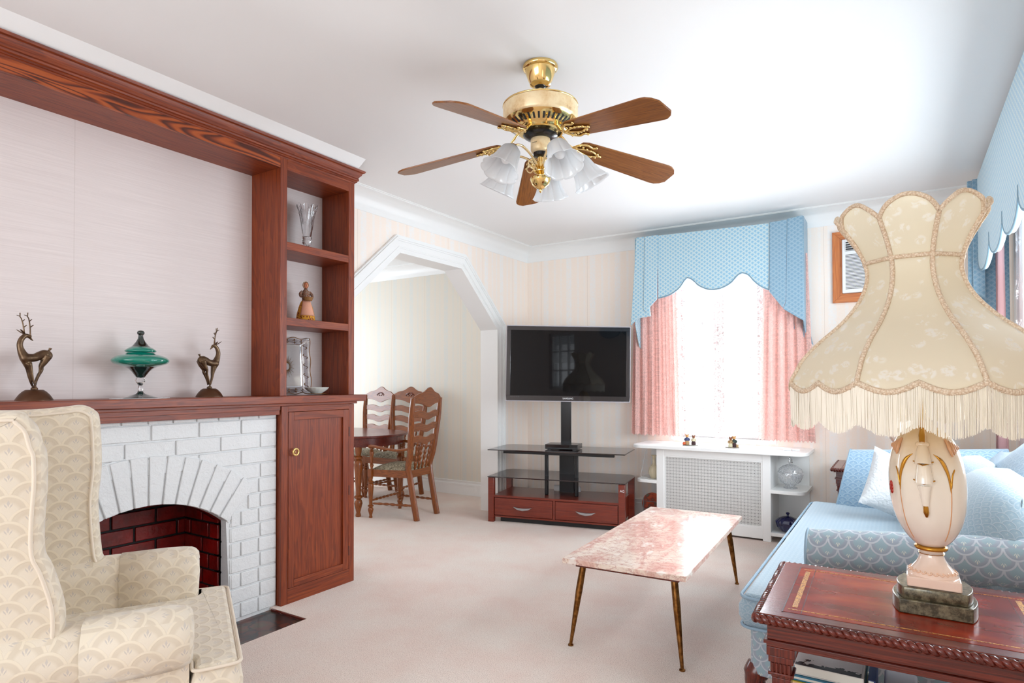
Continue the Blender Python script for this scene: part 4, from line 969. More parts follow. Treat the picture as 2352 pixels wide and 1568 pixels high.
for i, (x, y, r, lb) in enumerate(((-.775, 5.29, .3, 'small white plastic remote lying on the radiator cover, left of the pair'), (-.715, 5.315, .25, 'small white plastic remote lying on the radiator cover, right of the pair'))):
    o = build('remote_control', MB().box(-.028, .028, -.016, .016, 0, .014), m_white_plastic, bev=.005, bseg=3, loc=(x, y, .7165)); o.rotation_euler.z = r
    tag(o, lb, 'remote control')
# crystal jar, cobalt bowl, cream vase, plate
t = thing('crystal_candy_jar', 'round cut crystal jar with pointed lid on the upper right end shelf', 'jar', (-.762, 5.36, .4105))
fz = lambda a, i, z: 1+.03*cos(18*a+z*120)+.03*cos(18*a-z*120)
mcj = N('cut_crystal_jar'); mcj.n.remove(mcj.b); _tp = mcj.n.new('ShaderNodeBsdfTransparent'); _tp.inputs[0].default_value = (.93, .94, .95, 1); _g = mcj.n.new('ShaderNodeBsdfGlossy'); _g.inputs['Roughness'].default_value = .08; _d = mcj.n.new('ShaderNodeBsdfDiffuse'); _d.inputs[0].default_value = (.85, .86, .88, 1)
_m = mcj.n.new('ShaderNodeMixShader'); _m.inputs[0].default_value = .4; mcj.t.links.new(_d.outputs[0], _m.inputs[1]); mcj.t.links.new(_g.outputs[0], _m.inputs[2])
_m2 = mcj.n.new('ShaderNodeMixShader'); _v = mcj.ramp(mcj.vor(mcj.coord(), 70, feat='DISTANCE_TO_EDGE'), [(.02, .75), (.12, .28)]); mcj.t.links.new(_v, _m2.inputs[0]); mcj.t.links.new(_tp.outputs[0], _m2.inputs[1]); mcj.t.links.new(_m.outputs[0], _m2.inputs[2]); mcj.t.links.new(_m2.outputs[0], mcj.out.inputs[0]); mcj = mcj.m
build('jar_body', MB().lathe([(0, 0), (.052, 0), (.054, .006), (.030, .016), (.034, .024), (.070, .052), (.090, .090), (.093, .112), (.090, .126)], seg=72, mod=lambda a, i, z: fz(a, i, z) if .02 < z < .12 else 1), mcj, t, smooth=25)
l_ = build('lid', MB().lathe([(.091, .128), (.082, .152), (.056, .176), (.026, .188), (.014, .192), (.011, .200)], seg=72, mod=lambda a, i, z: fz(a, i, z) if z < .185 else 1, cap=False), mcj, t, smooth=25)
build('finial', MB().lathe([(.011, .198), (.020, .206), (.010, .216), (.017, .226), (.008, .238), (0, .256)], seg=8), m_crystal, l_, smooth=15)
t = thing('cobalt_bowl', 'dark cobalt blue glass lidded bowl on the lower right end shelf', 'bowl', (-.775, 5.30, .0765))
rb_ = lambda a, i, z: 1+.03*cos(14*a)
build('bowl', MB().lathe([(0, 0), (.042, 0), (.060, .012), (.080, .036), (.088, .060), (.090, .072), (0, .072)], seg=84, mod=rb_), m_cobalt, t, smooth=50)
l_ = build('lid', MB().lathe([(.093, .072), (.086, .086), (.064, .104), (.036, .116), (.014, .122), (0, .122)], seg=84, mod=rb_), m_cobalt, t, smooth=50)
build('knob', MB().lathe([(.009, .120), (.007, .132), (.014, .138), (.015, .146), (.008, .151), (0, .151)], seg=20), m_cobalt, l_, smooth=50)
tag(build('vase', MB().lathe([(0, 0), (.026, 0), (.030, .006), (.043, .035), (.047, .065), (.040, .092), (.024, .110), (.016, .122), (.0135, .16), (.015, .188), (.026, .203), (.024, .204), (.012, .19), (.011, .16), (0, .15)], seg=56, mod=lambda a, i, z: 1+(.05*cos(11*a) if z < .11 else 0)).tube([(.023*cos(a), .023*sin(a), .112+.004*sin(5*a)) for a in [2*pi*k/30 for k in range(30)]], .005, 6, closed=True), M('ivory_ceramic', color=L(226, 214, 184), rough=.3), smooth=60, loc=(-1.868, 5.30, .4105)), 'small ivory ribbed vase with a narrow neck on the left end shelf', 'vase')
t = thing('decorative_plate', 'round orange patterned plate on a grey wire stand on the lowest left end shelf', 'plate', (-1.90, 5.34, .0765))
mpl = N('orange_plate', rough=.3); mpl.set('color', mpl.ramp(mpl.noise(mpl.coord(), 26, 3, .6), [(.42, L(176, 74, 36)), (.55, L(130, 44, 28)), (.62, L(92, 92, 72))])); mpl = mpl.m
build('plate', MB().lathe([(0, .0), (.05, .001), (.072, .008), (.092, .010), (.094, .014), (.07, .013), (0, .006)], seg=40).xf(Matrix.Translation((0, .01, .10)) @ Matrix.Rotation(radians(78), 4, 'X')), mpl, t, smooth=60)
wr = MB()
for x in (-.075, .075): wr.tube([(x, .06, .002), (x, -.012, .002), (x, -.02, .15)], .003, 6)
wr.tube([(-.075, -.018, .118), (.075, -.018, .118)], .003, 6).tube([(-.075, -.014, .05), (.075, -.014, .05)], .003, 6)
build('wire_stand', wr, M('grey_wire', color=(.2, .22, .22, 1), rough=.5, metal=.5), t)
tag(build('cord', MB().tube(cr([(-1.962, 5.40, .686), (-1.975, 5.36, .60), (-1.985, 5.33, .50), (-1.99, 5.30, .425), (-1.95, 5.28, .414), (-1.91, 5.26, .4135)], 6), .0022, 6), m_white_plastic, smooth=60), 'thin white cord hanging onto the left end shelf behind the ivory vase', 'cord')

# ================================================================== AIR CONDITIONER
ac = thing('air_conditioner', 'white air conditioner set in the far wall inside an orange oak frame', 'air conditioner', (0, 0, 0))
ax0, ax1, az0, az1 = -.466, .27, 1.893, 2.463; fwd = .07
fr_ = lambda poly: MB().prism(poly, XZ, YF-.024, YF-.0005)
for nm, pl_, mt in (('frame_side', [(ax0, az0), (ax0+fwd, az0+fwd), (ax0+fwd, az1-fwd), (ax0, az1)], 'z'), ('frame_side', [(ax1, az0), (ax1-fwd, az0+fwd), (ax1-fwd, az1-fwd), (ax1, az1)], 'z'), ('frame_rail', [(ax0, az0), (ax1, az0), (ax1-fwd, az0+fwd), (ax0+fwd, az0+fwd)], 'x'), ('frame_rail', [(ax0, az1), (ax1, az1), (ax1-fwd, az1-fwd), (ax0+fwd, az1-fwd)], 'x')):
    build(nm, fr_(pl_), m_acwood[mt], ac, bev=.0015)
ux0, ux1, uz0, uz1 = ax0+fwd+.001, ax1-fwd-.001, az0+fwd+.002, az1-fwd-.001
build('face_panel', MB().box(ux0, ux1, YF-.052, YF-.002, uz0, uz1), m_white_plastic, ac, bev=.005)
build('air_outlet', MB().box(ux0+.022, ux1-.022, YF-.0535, YF-.052, uz1-.095, uz1-.018), m_dark, ac)
lv = MB()
for k in range(5): lv.box(ux0+.022, ux1-.022, YF-.060, YF-.0535, uz1-.092+k*.0175, uz1-.088+k*.0175)
for k in range(9): x = lerp(ux0+.022, ux1-.026, k/8); lv.box(x, x+.004, YF-.061, YF-.0535, uz1-.095, uz1-.018)
build('outlet_louvre', lv, m_white_plastic, ac)
sl = MB()
for k in range(25): z = uz0+.03+k*.0112; sl.box(ux0+.024, ux1-.03, YF-.0527, YF-.0521, z, z+.0042)
build('intake_slots', sl, m_dark, ac)['kind'] = 'stuff'

# ================================================================== CURTAINS AND VALANCES
def curtain(name, x0, x1, z0, z1, y, amp, nw, mat, flare=0, scal=.0, seed=0, plane='y', gather=.0):
    rnd = random.Random(seed); ph = [rnd.random()*6 for _ in range(4)]
    def f(u, v):
        x = lerp(x0, x1, u)+flare*(u-.5)*(1-v)
        a = amp*(.5+.5*(1-v)+.15)
        d = a*sin(u*nw*2*pi+ph[0]+.5*sin(3*v+ph[1]))+a*.35*sin(u*nw*4.3*pi+ph[2])
        z = lerp(z0, z1, v)
        if v < 1e-6: z += scal*abs(sin(u*nw*3*pi+ph[3]))
        return (x, y+d, z) if plane == 'y' else (y+d, x, z)
    return build(name, MB().grid(f, max(60, int(nw*14)), 14), mat, smooth=80, recalc=False)
tag(curtain('curtain', -2.115, -1.72, .765, 2.30, 5.47, .020, 6, m_pink, flare=.06, scal=.02, seed=1), 'pink lace curtain panel beside the television, left of the far window', 'curtain', None)
tag(curtain('curtain', -.965, -.635, .765, 2.30, 5.46, .020, 5, m_pink, flare=.10, scal=.02, seed=2), 'pink lace curtain panel right of the far window, nearest the lampshade', 'curtain', None)
tag(curtain('sheer_curtain', -1.76, -1.355, .765, 2.30, 5.515, .008, 5, m_sheer, scal=.012, seed=3), 'white lace sheer over the left half of the far window', 'curtain')
tag(curtain('sheer_curtain', -1.345, -.93, .765, 2.30, 5.515, .008, 5, m_sheer, scal=.012, seed=4), 'white lace sheer over the right half of the far window', 'curtain')
tag(curtain('lace_border', -1.395, -1.305, .765, 2.12, 5.505, .004, 2, m_border, scal=.012, seed=5), 'dense lace edging where the two white sheers meet in mid window', 'lace')
tag(curtain('lace_border', -1.76, -1.64, .765, 2.12, 5.495, .006, 2, m_border, scal=.012, seed=6), 'dense lace edging of the white sheer beside the left pink curtain', 'lace')
tag(curtain('lace_border', -1.03, -.91, .765, 2.12, 5.495, .006, 2, m_border, scal=.012, seed=8), 'dense lace edging of the white sheer beside the right pink curtain', 'lace')
va = thing('valance', 'pale blue scalloped box valance with pleated tails over the far window', 'valance', (0, 0, 0))
YV = 5.35
def arcs_(pts, n=7):
    return cr(pts, n)
bot = arcs_([(-1.84, 2.015), (-1.74, 2.035), (-1.655, 2.085), (-1.60, 2.155), (-1.575, 2.174)])[:-1]+arcs_([(-1.575, 2.174), (-1.535, 2.155), (-1.48, 2.10), (-1.41, 2.062), (-1.348, 2.052), (-1.28, 2.062), (-1.21, 2.098), (-1.155, 2.155), (-1.118, 2.172)])[:-1]+arcs_([(-1.118, 2.172), (-1.07, 2.15), (-1.02, 2.09), (-.97, 2.045), (-.91, 2.012)])
build('face_panel', MB().prism([(-1.84, 2.577), ]+bot+[(-.90, 2.556)], XZ, YV, YV+.03), m_val, va, bev=.004, smooth=50)
build('welt_cord', MB().tube([(a, YV+.004, b) for a, b in bot], .0065, 8), m_pipe, va, smooth=60)
build('top_board', MB().box(-2.035, -.66, YV+.03, YF-.0005, 2.545, 2.562), m_val, va)
# pleated tails: each fold its own panel
build('tail_fold', MB().prism([(-1.835, 2.580), (-1.956, 2.580), (-1.974, 1.922), (-1.955, 1.895), (-1.846, 2.006)], XZ, YV-.012, YV-.002), m_val, va, bev=.004)
build('tail_fold', MB().prism([(-1.956, 2.582), (-2.042, 2.584), (-2.098, 1.782), (-2.03, 1.845), (-1.912, 1.856)], XZ, YV-.004, YV+.010), m_val, va, bev=.004)
build('tail_return', MB().prism([(YV+.008, 2.582), (YF-.004, 2.575), (YF-.004, 1.50), (YV+.10, 1.60), (YV+.008, 1.785)], YZ, -2.062, -2.052), m_val, va, bev=.003)
build('tail_lining', MB().prism([(-1.974, 1.925), (-1.91, 1.858), (-1.925, 1.97)], XZ, YV+.004, YV+.012), M('valance_lining', color=L(222, 228, 228), rough=.8), va)
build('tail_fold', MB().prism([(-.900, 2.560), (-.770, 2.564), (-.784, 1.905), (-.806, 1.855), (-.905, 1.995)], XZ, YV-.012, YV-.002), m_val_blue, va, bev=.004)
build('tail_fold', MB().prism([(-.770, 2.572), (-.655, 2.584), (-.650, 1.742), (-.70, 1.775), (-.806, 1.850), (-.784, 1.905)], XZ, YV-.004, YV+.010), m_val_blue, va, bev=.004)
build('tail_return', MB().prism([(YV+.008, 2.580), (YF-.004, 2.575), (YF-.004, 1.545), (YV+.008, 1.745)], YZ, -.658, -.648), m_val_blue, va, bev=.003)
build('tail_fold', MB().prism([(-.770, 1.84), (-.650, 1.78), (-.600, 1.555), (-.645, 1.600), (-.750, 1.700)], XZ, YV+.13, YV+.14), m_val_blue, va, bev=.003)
# valance over the side window, seen edge on
vb_ = thing('side_valance', 'pale blue scalloped valance on the right-hand wall above the sofa', 'valance', (0, 0, 0))
lob = []
ys = [5.05, 4.45, 3.90, 3.40, 2.90, 2.40, 1.90]; zc = [2.10, 2.115, 2.105, 2.10, 2.10, 2.10, 2.10]
for i in range(6):
    a, b2 = ys[i], ys[i+1]
    lob += [(lerp(a, b2, (1-cos(pi*k/12))/2*1.0), lerp(zc[i], zc[i+1], k/12)-.15*sin(pi*k/12)**.75) for k in range(12)]
lob.append((ys[-1], 2.10))
build('face_panel', MB().prism([(5.05, 2.60)]+lob+[(1.90, 2.60)], YZ, .43, .455), m_val, vb_, bev=.004, smooth=50)
build('welt_cord', MB().tube([(.434, a, b) for a, b in lob], .007, 8), m_pipe, vb_, smooth=60)
build('top_board', MB().box(.455, XR-.0005, 1.90, 5.05, 2.57, 2.585), m_val, vb_)
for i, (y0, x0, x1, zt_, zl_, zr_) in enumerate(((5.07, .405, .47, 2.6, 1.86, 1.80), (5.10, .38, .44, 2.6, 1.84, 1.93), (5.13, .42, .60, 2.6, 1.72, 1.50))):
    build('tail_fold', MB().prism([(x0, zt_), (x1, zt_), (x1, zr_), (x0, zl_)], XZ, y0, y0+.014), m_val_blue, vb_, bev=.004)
tag(curtain('drape', 4.80, 5.02, .80, 2.45, .53, .022, 4, m_mauve, plane='x', seed=11), 'mauve drape hanging at the far end of the side window', 'curtain')
tag(curtain('sheer_curtain', 2.40, 4.80, .80, 2.45, .592, .010, 22, m_sheer, plane='x', seed=12), 'white lace sheer across the side window above the sofa', 'curtain')
# ================================================================== DINING ROOM
def turned(L_, r, seed=0, n=1):
    """profile of a turned leg/spindle of length L_, max radius r (along z from 0)"""
    base = [(.55, 0), (.62, .02), (.45, .06), (.75, .14), (.95, .19), (.80, .23), (.55, .25), (.95, .27), (.95, .29), (.55, .31), (.60, .40), (.85, .62), (1.0, .74), (.85, .79), (.55, .81), (.95, .83), (.95, .85), (.55, .87), (.75, .93), (.8, 1.0)]
    return [(a*r, b*L_) for a, b in base]
def spool(p, q, r, beads=5):
    p, q = Vector(p), Vector(q); pts = []; rad = []
    m = 60
    for i in range(m+1):
        u = i/m; pts.append(p.lerp(q, u)); e = .35
        if .12 < u < .88: e = .55+.45*abs(sin((u-.12)/.76*pi*beads))
        if .04 < u < .12 or .88 < u < .96: e = .75
        rad.append(r*e)
    return MB().tube(pts, rad, 10)
def ladder(t, arms):
    """chair in local frame: faces -y, centre at origin, back at +y"""
    m = m_maple
    W0, W1_ = .20, .235  # half width of back at seat / top
    sideprof = cr([(.255, 0), (.215, .20), (.175, .42), (.17, .50), (.20, .62), (.225, .85), (.255, 1.12)], 5)
    for s_ in (-1, 1):
        rad = .019
        stl = MB(); pts = [(s_*lerp(.175, W1_, min(1, max(0, (z-.40)/.55))), y, z) for y, z in sideprof]
        stl.tube(pts, [.025 if z < .9 else .025*(1-.25*(z-.9)/.22) for y, z in sideprof], 8, flat=1.25, up=(0, 1, 0))
        build('back_post', stl, m['z'], t, smooth=50)
        fl = MB().lathe(turned(.40, .028), (s_*.235, -.215, 0), 20); fl.box(s_*.235-.022, s_*.235+.022, -.237, -.193, .385, .455)
        build('leg', fl, m['z'], t, smooth=50)
        build('side_stretcher', spool((s_*.233, -.205, .135), (s_*.180, .225, .135), .013), m['y'], t, smooth=60)
        build('seat_rail', MB().prism([(s_*.238, -.215), (s_*.215, -.215), (s_*.165, .18), (s_*.188, .18)], XY, .385, .452), m['y'], t)
        if arms:
            a = MB().tube(cr([(s_*.205, .19, .655), (s_*.235, .08, .640), (s_*.262, -.05, .655), (s_*.268, -.16, .672), (s_*.262, -.205, .668)], 6), [.017]*12+[.020]*9+[.024]*4, 12, flat=.7)
            build('armrest', a, m['y'], t, smooth=60)
            build('arm_support', MB().lathe([(r_, z_) for r_, z_ in turned(.215, .021)], (s_*.255, -.19, .452), 16), m['z'], t, smooth=50)
    build('seat_rail', MB().box(-.215, .215, -.236, -.212, .385, .452), m['x'], t); build('seat_rail', MB().box(-.165, .165, .165, .19, .385, .452), m['x'], t)
    build('front_stretcher', spool((-.228, -.215, .16), (.228, -.215, .16), .013, 6), m['x'], t, smooth=60)
    def back_y(z):
        for (y0, z0), (y1, z1) in zip(sideprof, sideprof[1:]):
            if z0 <= z <= z1: return lerp(y0, y1, (z-z0)/(z1-z0))
        return sideprof[-1][0]
    def slat(zc_, h, amp, crest=False):
        w = lerp(.175, W1_, min(1, max(0, (zc_-.40)/.55)))-.006
        top = []; bt = []
        n = 24
        for i in range(n+1):
            u = -1+2*i/n
            wav = amp*(cos(pi*u*1.15) if abs(u) < .87 else -1*.9)
            if crest: tp = zc_+h*.5+.058*math.exp(-(u/.45)**2)-.022*abs(u)**4+.006*cos(9*u); bm_ = zc_-h*.5-.030*math.exp(-(u/.35)**2)+.012*abs(u)
            else: tp = zc_+h*.5-.014*math.exp(-(u/.30)**2)+.010*math.exp(-((abs(u)-.55)/.25)**2); bm_ = zc_-h*.5-.022*math.exp(-(u/.34)**2)+.008*abs(u)
            top.append((u*w, tp)); bt.append((u*w, bm_))
        poly = top+bt[::-1]; y = back_y(zc_)
        return MB().prism(poly, lambda a, b, d: (a, y+.022*(1-(a/w)**2)+d+(b-zc_)*.10, b), -.009, .009)
    cst = build('crest_rail', slat(1.108, .095, .02, True), m['x'], t, bev=.002, smooth=50)
    cv = MB()
    for q in range(7): a = q/6*pi*2; cv.ell((.035*cos(a), back_y(1.1)+.008, 1.13+.018*sin(a)), (.012, .005, .006), 8, 6)
    for s_ in (-1, 1): cv.tube(cr([(0, back_y(1.1)+.006, 1.15), (s_*.03, back_y(1.1)+.006, 1.14), (s_*.06, back_y(1.1)+.010, 1.125), (s_*.05, back_y(1.1)+.010, 1.11)], 4), .0035, 6)
    build('carving', cv, m_mahog['x'], cst, smooth=60)
    for zc_ in (.965, .850, .735): build('back_slat', slat(zc_, .060, .015), m['x'], t, bev=.002, smooth=50)
    for k in range(4):
        x = lerp(-.115, .115, k/3)
        build('spindle', spool((x*.8, .178, .452), (x*1.05, back_y(.71)+.018, .715), .016, 4), m['z'], t, smooth=60)
    cu = MB().grid(lambda u, v: (lerp(-1, 1, u)*lerp(.232, .180, v)*1.0, lerp(-.228, .175, v), .452+.050*(1-abs(2*u-1)**4)*(1-abs(2*v-1)**4)), 18, 14)
    build('seat', cu, m_seat, t, smooth=80)
GRP = 'dining chairs round the dining table'
c1 = thing('dining_chair', 'wooden ladder-back armchair nearest the arch, its back to the living room', 'chair', (-4.03, 4.43, 0), radians(-90+8), GRP)
ladder(c1, True)
c2 = thing('dining_chair', 'ladder-back dining chair behind the table, partly hidden by the armchair by the arch', 'chair', (-4.78, 5.10, 0), radians(3), GRP)
ladder(c2, False)
c3 = dup(c2, (-5.29, 5.12, 0), radians(-2), 'ladder-back dining chair behind the table, half hidden by the oak cabinet')
tb = thing('dining_table', 'oval polished wooden dining table on turned legs beyond the arch', 'table', (-4.88, 4.43, 0))
ov = [(.72*abs(cos(a))**.8*(1 if cos(a) > 0 else -1), .50*abs(sin(a))**.85*(1 if sin(a) > 0 else -1)) for a in [2*pi*k/72 for k in range(72)]]
build('tabletop', MB().prism(ov, XY, .738, .760), m_mahog['x'], tb, bev=.006, bseg=3, smooth=40)
build('apron', MB().prism([(a*.95, b*.94) for a, b in ov], XY, .655, .738), m_mahog['x'], tb, smooth=40)
for sx in (-1, 1):
    for sy in (-1, 1):
        build('leg', MB().lathe(turned(.66, .042), (sx*.535, sy*.29, 0), 24), m_maple['z'], tb, smooth=50)
# ================================================================== SOFA (seat faces -x)
sf = thing('sofa', 'light blue scallop patterned sofa with rolled arms along the right wall', 'sofa', (0, 0, 0))
SX, SY0, SY1 = -.525, 2.44, 4.66      # seat front, near and far ends
AN, AF = 2.54, 4.72                    # arm centre lines
def puff(poly, z0, z1, bulge, inset=.035, n=5, top=.02):
    """cushion: outline polygon grown outward in the middle of its boxing, crowned on top"""
    mb = MB(); m = len(poly); cx = sum(p[0] for p in poly)/m; cy = sum(p[1] for p in poly)/m
    rings = [(-.014, z0), (-.004, z0+.010), (bulge, lerp(z0, z1, .35)), (bulge, lerp(z0, z1, .65)), (-.002, z1-.010), (-.010, z1), (-.018, z1+top)]
    vs = []
    for d, z in rings:
        P_ = offc(poly, d)
        vs += [(a, b, z) for a, b in P_]
    fs = [(i*m+k, i*m+(k+1)%m, (i+1)*m+(k+1)%m, (i+1)*m+k) for i in range(len(rings)-1) for k in range(m)]
    fs += [tuple(range(m))[::-1], tuple((len(rings)-1)*m+k for k in range(m))]
    return mb.add(vs, fs)
def offc(poly, d):
    m = len(poly); ar = sum(poly[i][0]*poly[(i+1)%m][1]-poly[(i+1)%m][0]*poly[i][1] for i in range(m)); s_ = 1 if ar > 0 else -1
    out = []
    for i in range(m):
        nx = ny = 0
        for j in (i-1, i):
            a, b = poly[j], poly[(j+1)%m]; dx, dy = b[0]-a[0], b[1]-a[1]; l = math.hypot(dx, dy) or 1; nx += dy/l*s_; ny -= dx/l*s_
        l = math.hypot(nx, ny) or 1; nx /= l; ny /= l
        out.append((poly[i][0]+nx*d, poly[i][1]+ny*d))
    return out
def rpoly(pts, r, n=5):
    out = []; m = len(pts)
    for i in range(m):
        p, a, b = Vector(pts[i]), Vector(pts[i-1]), Vector(pts[(i+1)%m]); u = (a-p).normalized(); v = (b-p).normalized()
        for k in range(n+1):
            t = k/n; q = p+u*r*(1-t)**2+v*r*t**2; out.append((q.x, q.y))
    return out
# frame and front apron
build('frame', MB().prism(rpoly([(SX+.02, SY0+.04), (SX+.02, SY1-.02), (.56, SY1-.02), (.56, SY0+.04)], .05), XY, .14, .315), m_sofa_arm, sf, bev=.008)
build('seat_cushion', puff(rpoly([(SX, SY0+.02), (SX, SY1), (-.31, SY1), (-.31, AF-.125), (.36, AF-.125), (.36, AN+.10), (-.31, AN+.10), (-.31, SY0+.02)], .035), .318, .445, .016, .03, top=.003), m_sofa_light, sf, smooth=30)
for z in (.436, .326):
    build('piping', MB().tube([(a, b, z) for a, b in offc(rpoly([(SX, SY0+.02), (SX, SY1), (-.31, SY1), (-.31, SY0+.02)], .05), .008)], .006, 8, closed=True), m_sofa_pipe, sf, smooth=60)
# rolled arms, rising toward the back
def sofa_arm(yc, out, slope=.06):
    """out=-1: arm at the near end, +1: far end"""
    mb = MB(); sec = []
    r = .080
    sec = [(-out*.070, .30), (-out*.078, .45), (-out*.070, .575)]
    sec += [(-out*r*cos(radians(a)), .628+r*sin(radians(a))) for a in range(-20, 256, 15)]
    sec += [(out*.006, .562), (out*.004, .545), (out*.004, .15), (-out*.05, .15)]
    xs = [(-.285, .90), (-.300, .97), (-.300, 1.0), (.1, 1.0), (.52, 1.0)]
    vs = []; n = len(sec)
    for x, sc in xs:
        lift = slope*max(0, (x+.30))/.8
        for a, b in sec:
            vs.append((x-.06*(.70-min(b, .7))*(1 if x < 0 else 0), yc+a*sc, .60+(b-.60)*(sc if b > .3 else 1)+(lift if b > .5 else 0)))
    fs = [(i*n+k, i*n+(k+1)%n, (i+1)*n+(k+1)%n, (i+1)*n+k) for i in range(len(xs)-1) for k in range(n)]+[tuple(range(n))[::-1], tuple((len(xs)-1)*n+k for k in range(n))]
    mb.add(vs, fs)
    return mb, [(xs[1][0]-.002, vs[n+k][1], vs[n+k][2]) for k in range(3, 20)]
mb, ring = sofa_arm(AN, -1); ao = build('arm', mb, m_sofa_arm, sf, smooth=60)
build('piping', MB().tube(ring, .0055, 8), m_sofa_pipe, ao, smooth=60)
build('arm_panel', MB().box(-.29, .54, AN-.012, AN-.004, .15, .56), m_sofa, ao, smooth=0)
# far arm flares outward, its tall inner face shows
fa = MB(); xs = [-.39, -.30, 0, .3, .55]
def farf(u, v):
    z = lerp(.42, .795, v); x0 = lerp(-.385, -.295, v); x = lerp(x0, .52, u)
    y = 4.600+.16*v**1.6
    if v > .86: y += .02*(v-.86)/.14
    return (x, y, z+.035*u*v)
secf = [(4.60, .15), (4.60, .42), (4.615, .56), (4.66, .70), (4.70, .765), (4.745, .797), (4.80, .797), (4.838, .765), (4.845, .72), (4.82, .66), (4.77, .60), (4.76, .15)]
vs = []; n = len(secf)
for x, lift in ((-.30, 0), (-.29, 0), (.1, .02), (.54, .05)):
    for a, b in secf: vs.append((x-(.0 if x > 0 else .23*(.80-b)*.9), a, b+(lift if b > .5 else 0)))
fs = [(i*n+k, i*n+(k+1)%n, (i+1)*n+(k+1)%n, (i+1)*n+k) for i in range(3) for k in range(n)]+[tuple(range(n))[::-1], tuple(3*n+k for k in range(n))]
ao = build('arm', fa.add(vs, fs), m_sofa, sf, smooth=50)
build('piping', MB().tube([(x, y-.002, z) for x, y, z in vs[1:9]], .0055, 8), m_sofa_pipe, ao, smooth=60)
# camel back
bk = MB(); m_ = 26; rows_ = 8
def topz(y):
    u = (y-SY0)/(SY1+.1-SY0); return .83+.15*math.exp(-((u-.5)/.26)**2)
def bkf(u, v):
    y = lerp(SY0+.06, SY1+.06, u); zt = topz(y)
    if v < .5: q = v/.5; return (lerp(.33, .43, q)+.03*sin(pi*q)*-1, y, lerp(.40, zt-.03, q)) if q < .999 else (.45, y, zt)
    q = (v-.5)/.5; return (lerp(.50, .56, min(1, q*3)), y, lerp(zt, .15, q**1.3))
build('back', MB().grid(bkf, 40, 14), m_sofa, sf, smooth=60, recalc=True, solid=.01)
for x, y in ((SX+.06, SY0+.09), (SX+.06, SY1-.08), (.50, SY0+.09), (.50, SY1-.08)):
    build('leg', MB().tube(cr([(x-.01, y, .16), (x-.025, y-.01, .12), (x-.02, y-.005, .07), (x-.005, y, .03), (x-.02, y-.005, .010), (x-.02, y-.005, .0)], 5), [.045]*5+[.038]*5+[.024]*5+[.018]*6+[.026]*5, 14), m_mahog['z'], sf, smooth=60)
# loose cushions
def pillow(name, label, loc, rot, w, h, d, mat, parent=None, grp=None, pw=.55, rd=.0, cc=.06):
    mb = MB()
    for s_ in (1, -1):
        mb.grid(lambda u, v: ((2*u-1)*w/2*sqrt(1-rd*(2*v-1)**2)*(1-cc*(1-abs(2*v-1)**2)), s_*d/2*(max(0, 1-abs(2*u-1)**2.6)*max(0, 1-abs(2*v-1)**2.6))**pw, (2*v-1)*h/2*sqrt(1-rd*(2*u-1)**2)*(1-cc*(1-abs(2*u-1)**2))), 24, 24)
    o = build(name, mb, mat, parent, smooth=70, loc=loc); o.rotation_euler = rot
    if label: tag(o, label, 'cushion', grp)
    return o
pillow('back_cushion', 'large plump pale blue cushion leaning on the sofa back, behind the near lamp', (.27, 2.98, .66), (radians(17), 0, radians(90)), .98, .54, .32, m_sofa_light, rd=.42, cc=0)
pillow('back_cushion', 'pale blue sofa back cushion farther from the camera, beside the white pillow', (.29, 4.00, .645), (radians(14), 0, radians(90)), .92, .46, .26, m_sofa_light, rd=.42, cc=0)
pillow('throw_pillow', 'white plush throw pillow leaning in the far corner of the sofa', (-.02, 4.28, .635), (radians(-24), radians(24), radians(20)), .38, .38, .15, m_pillow)

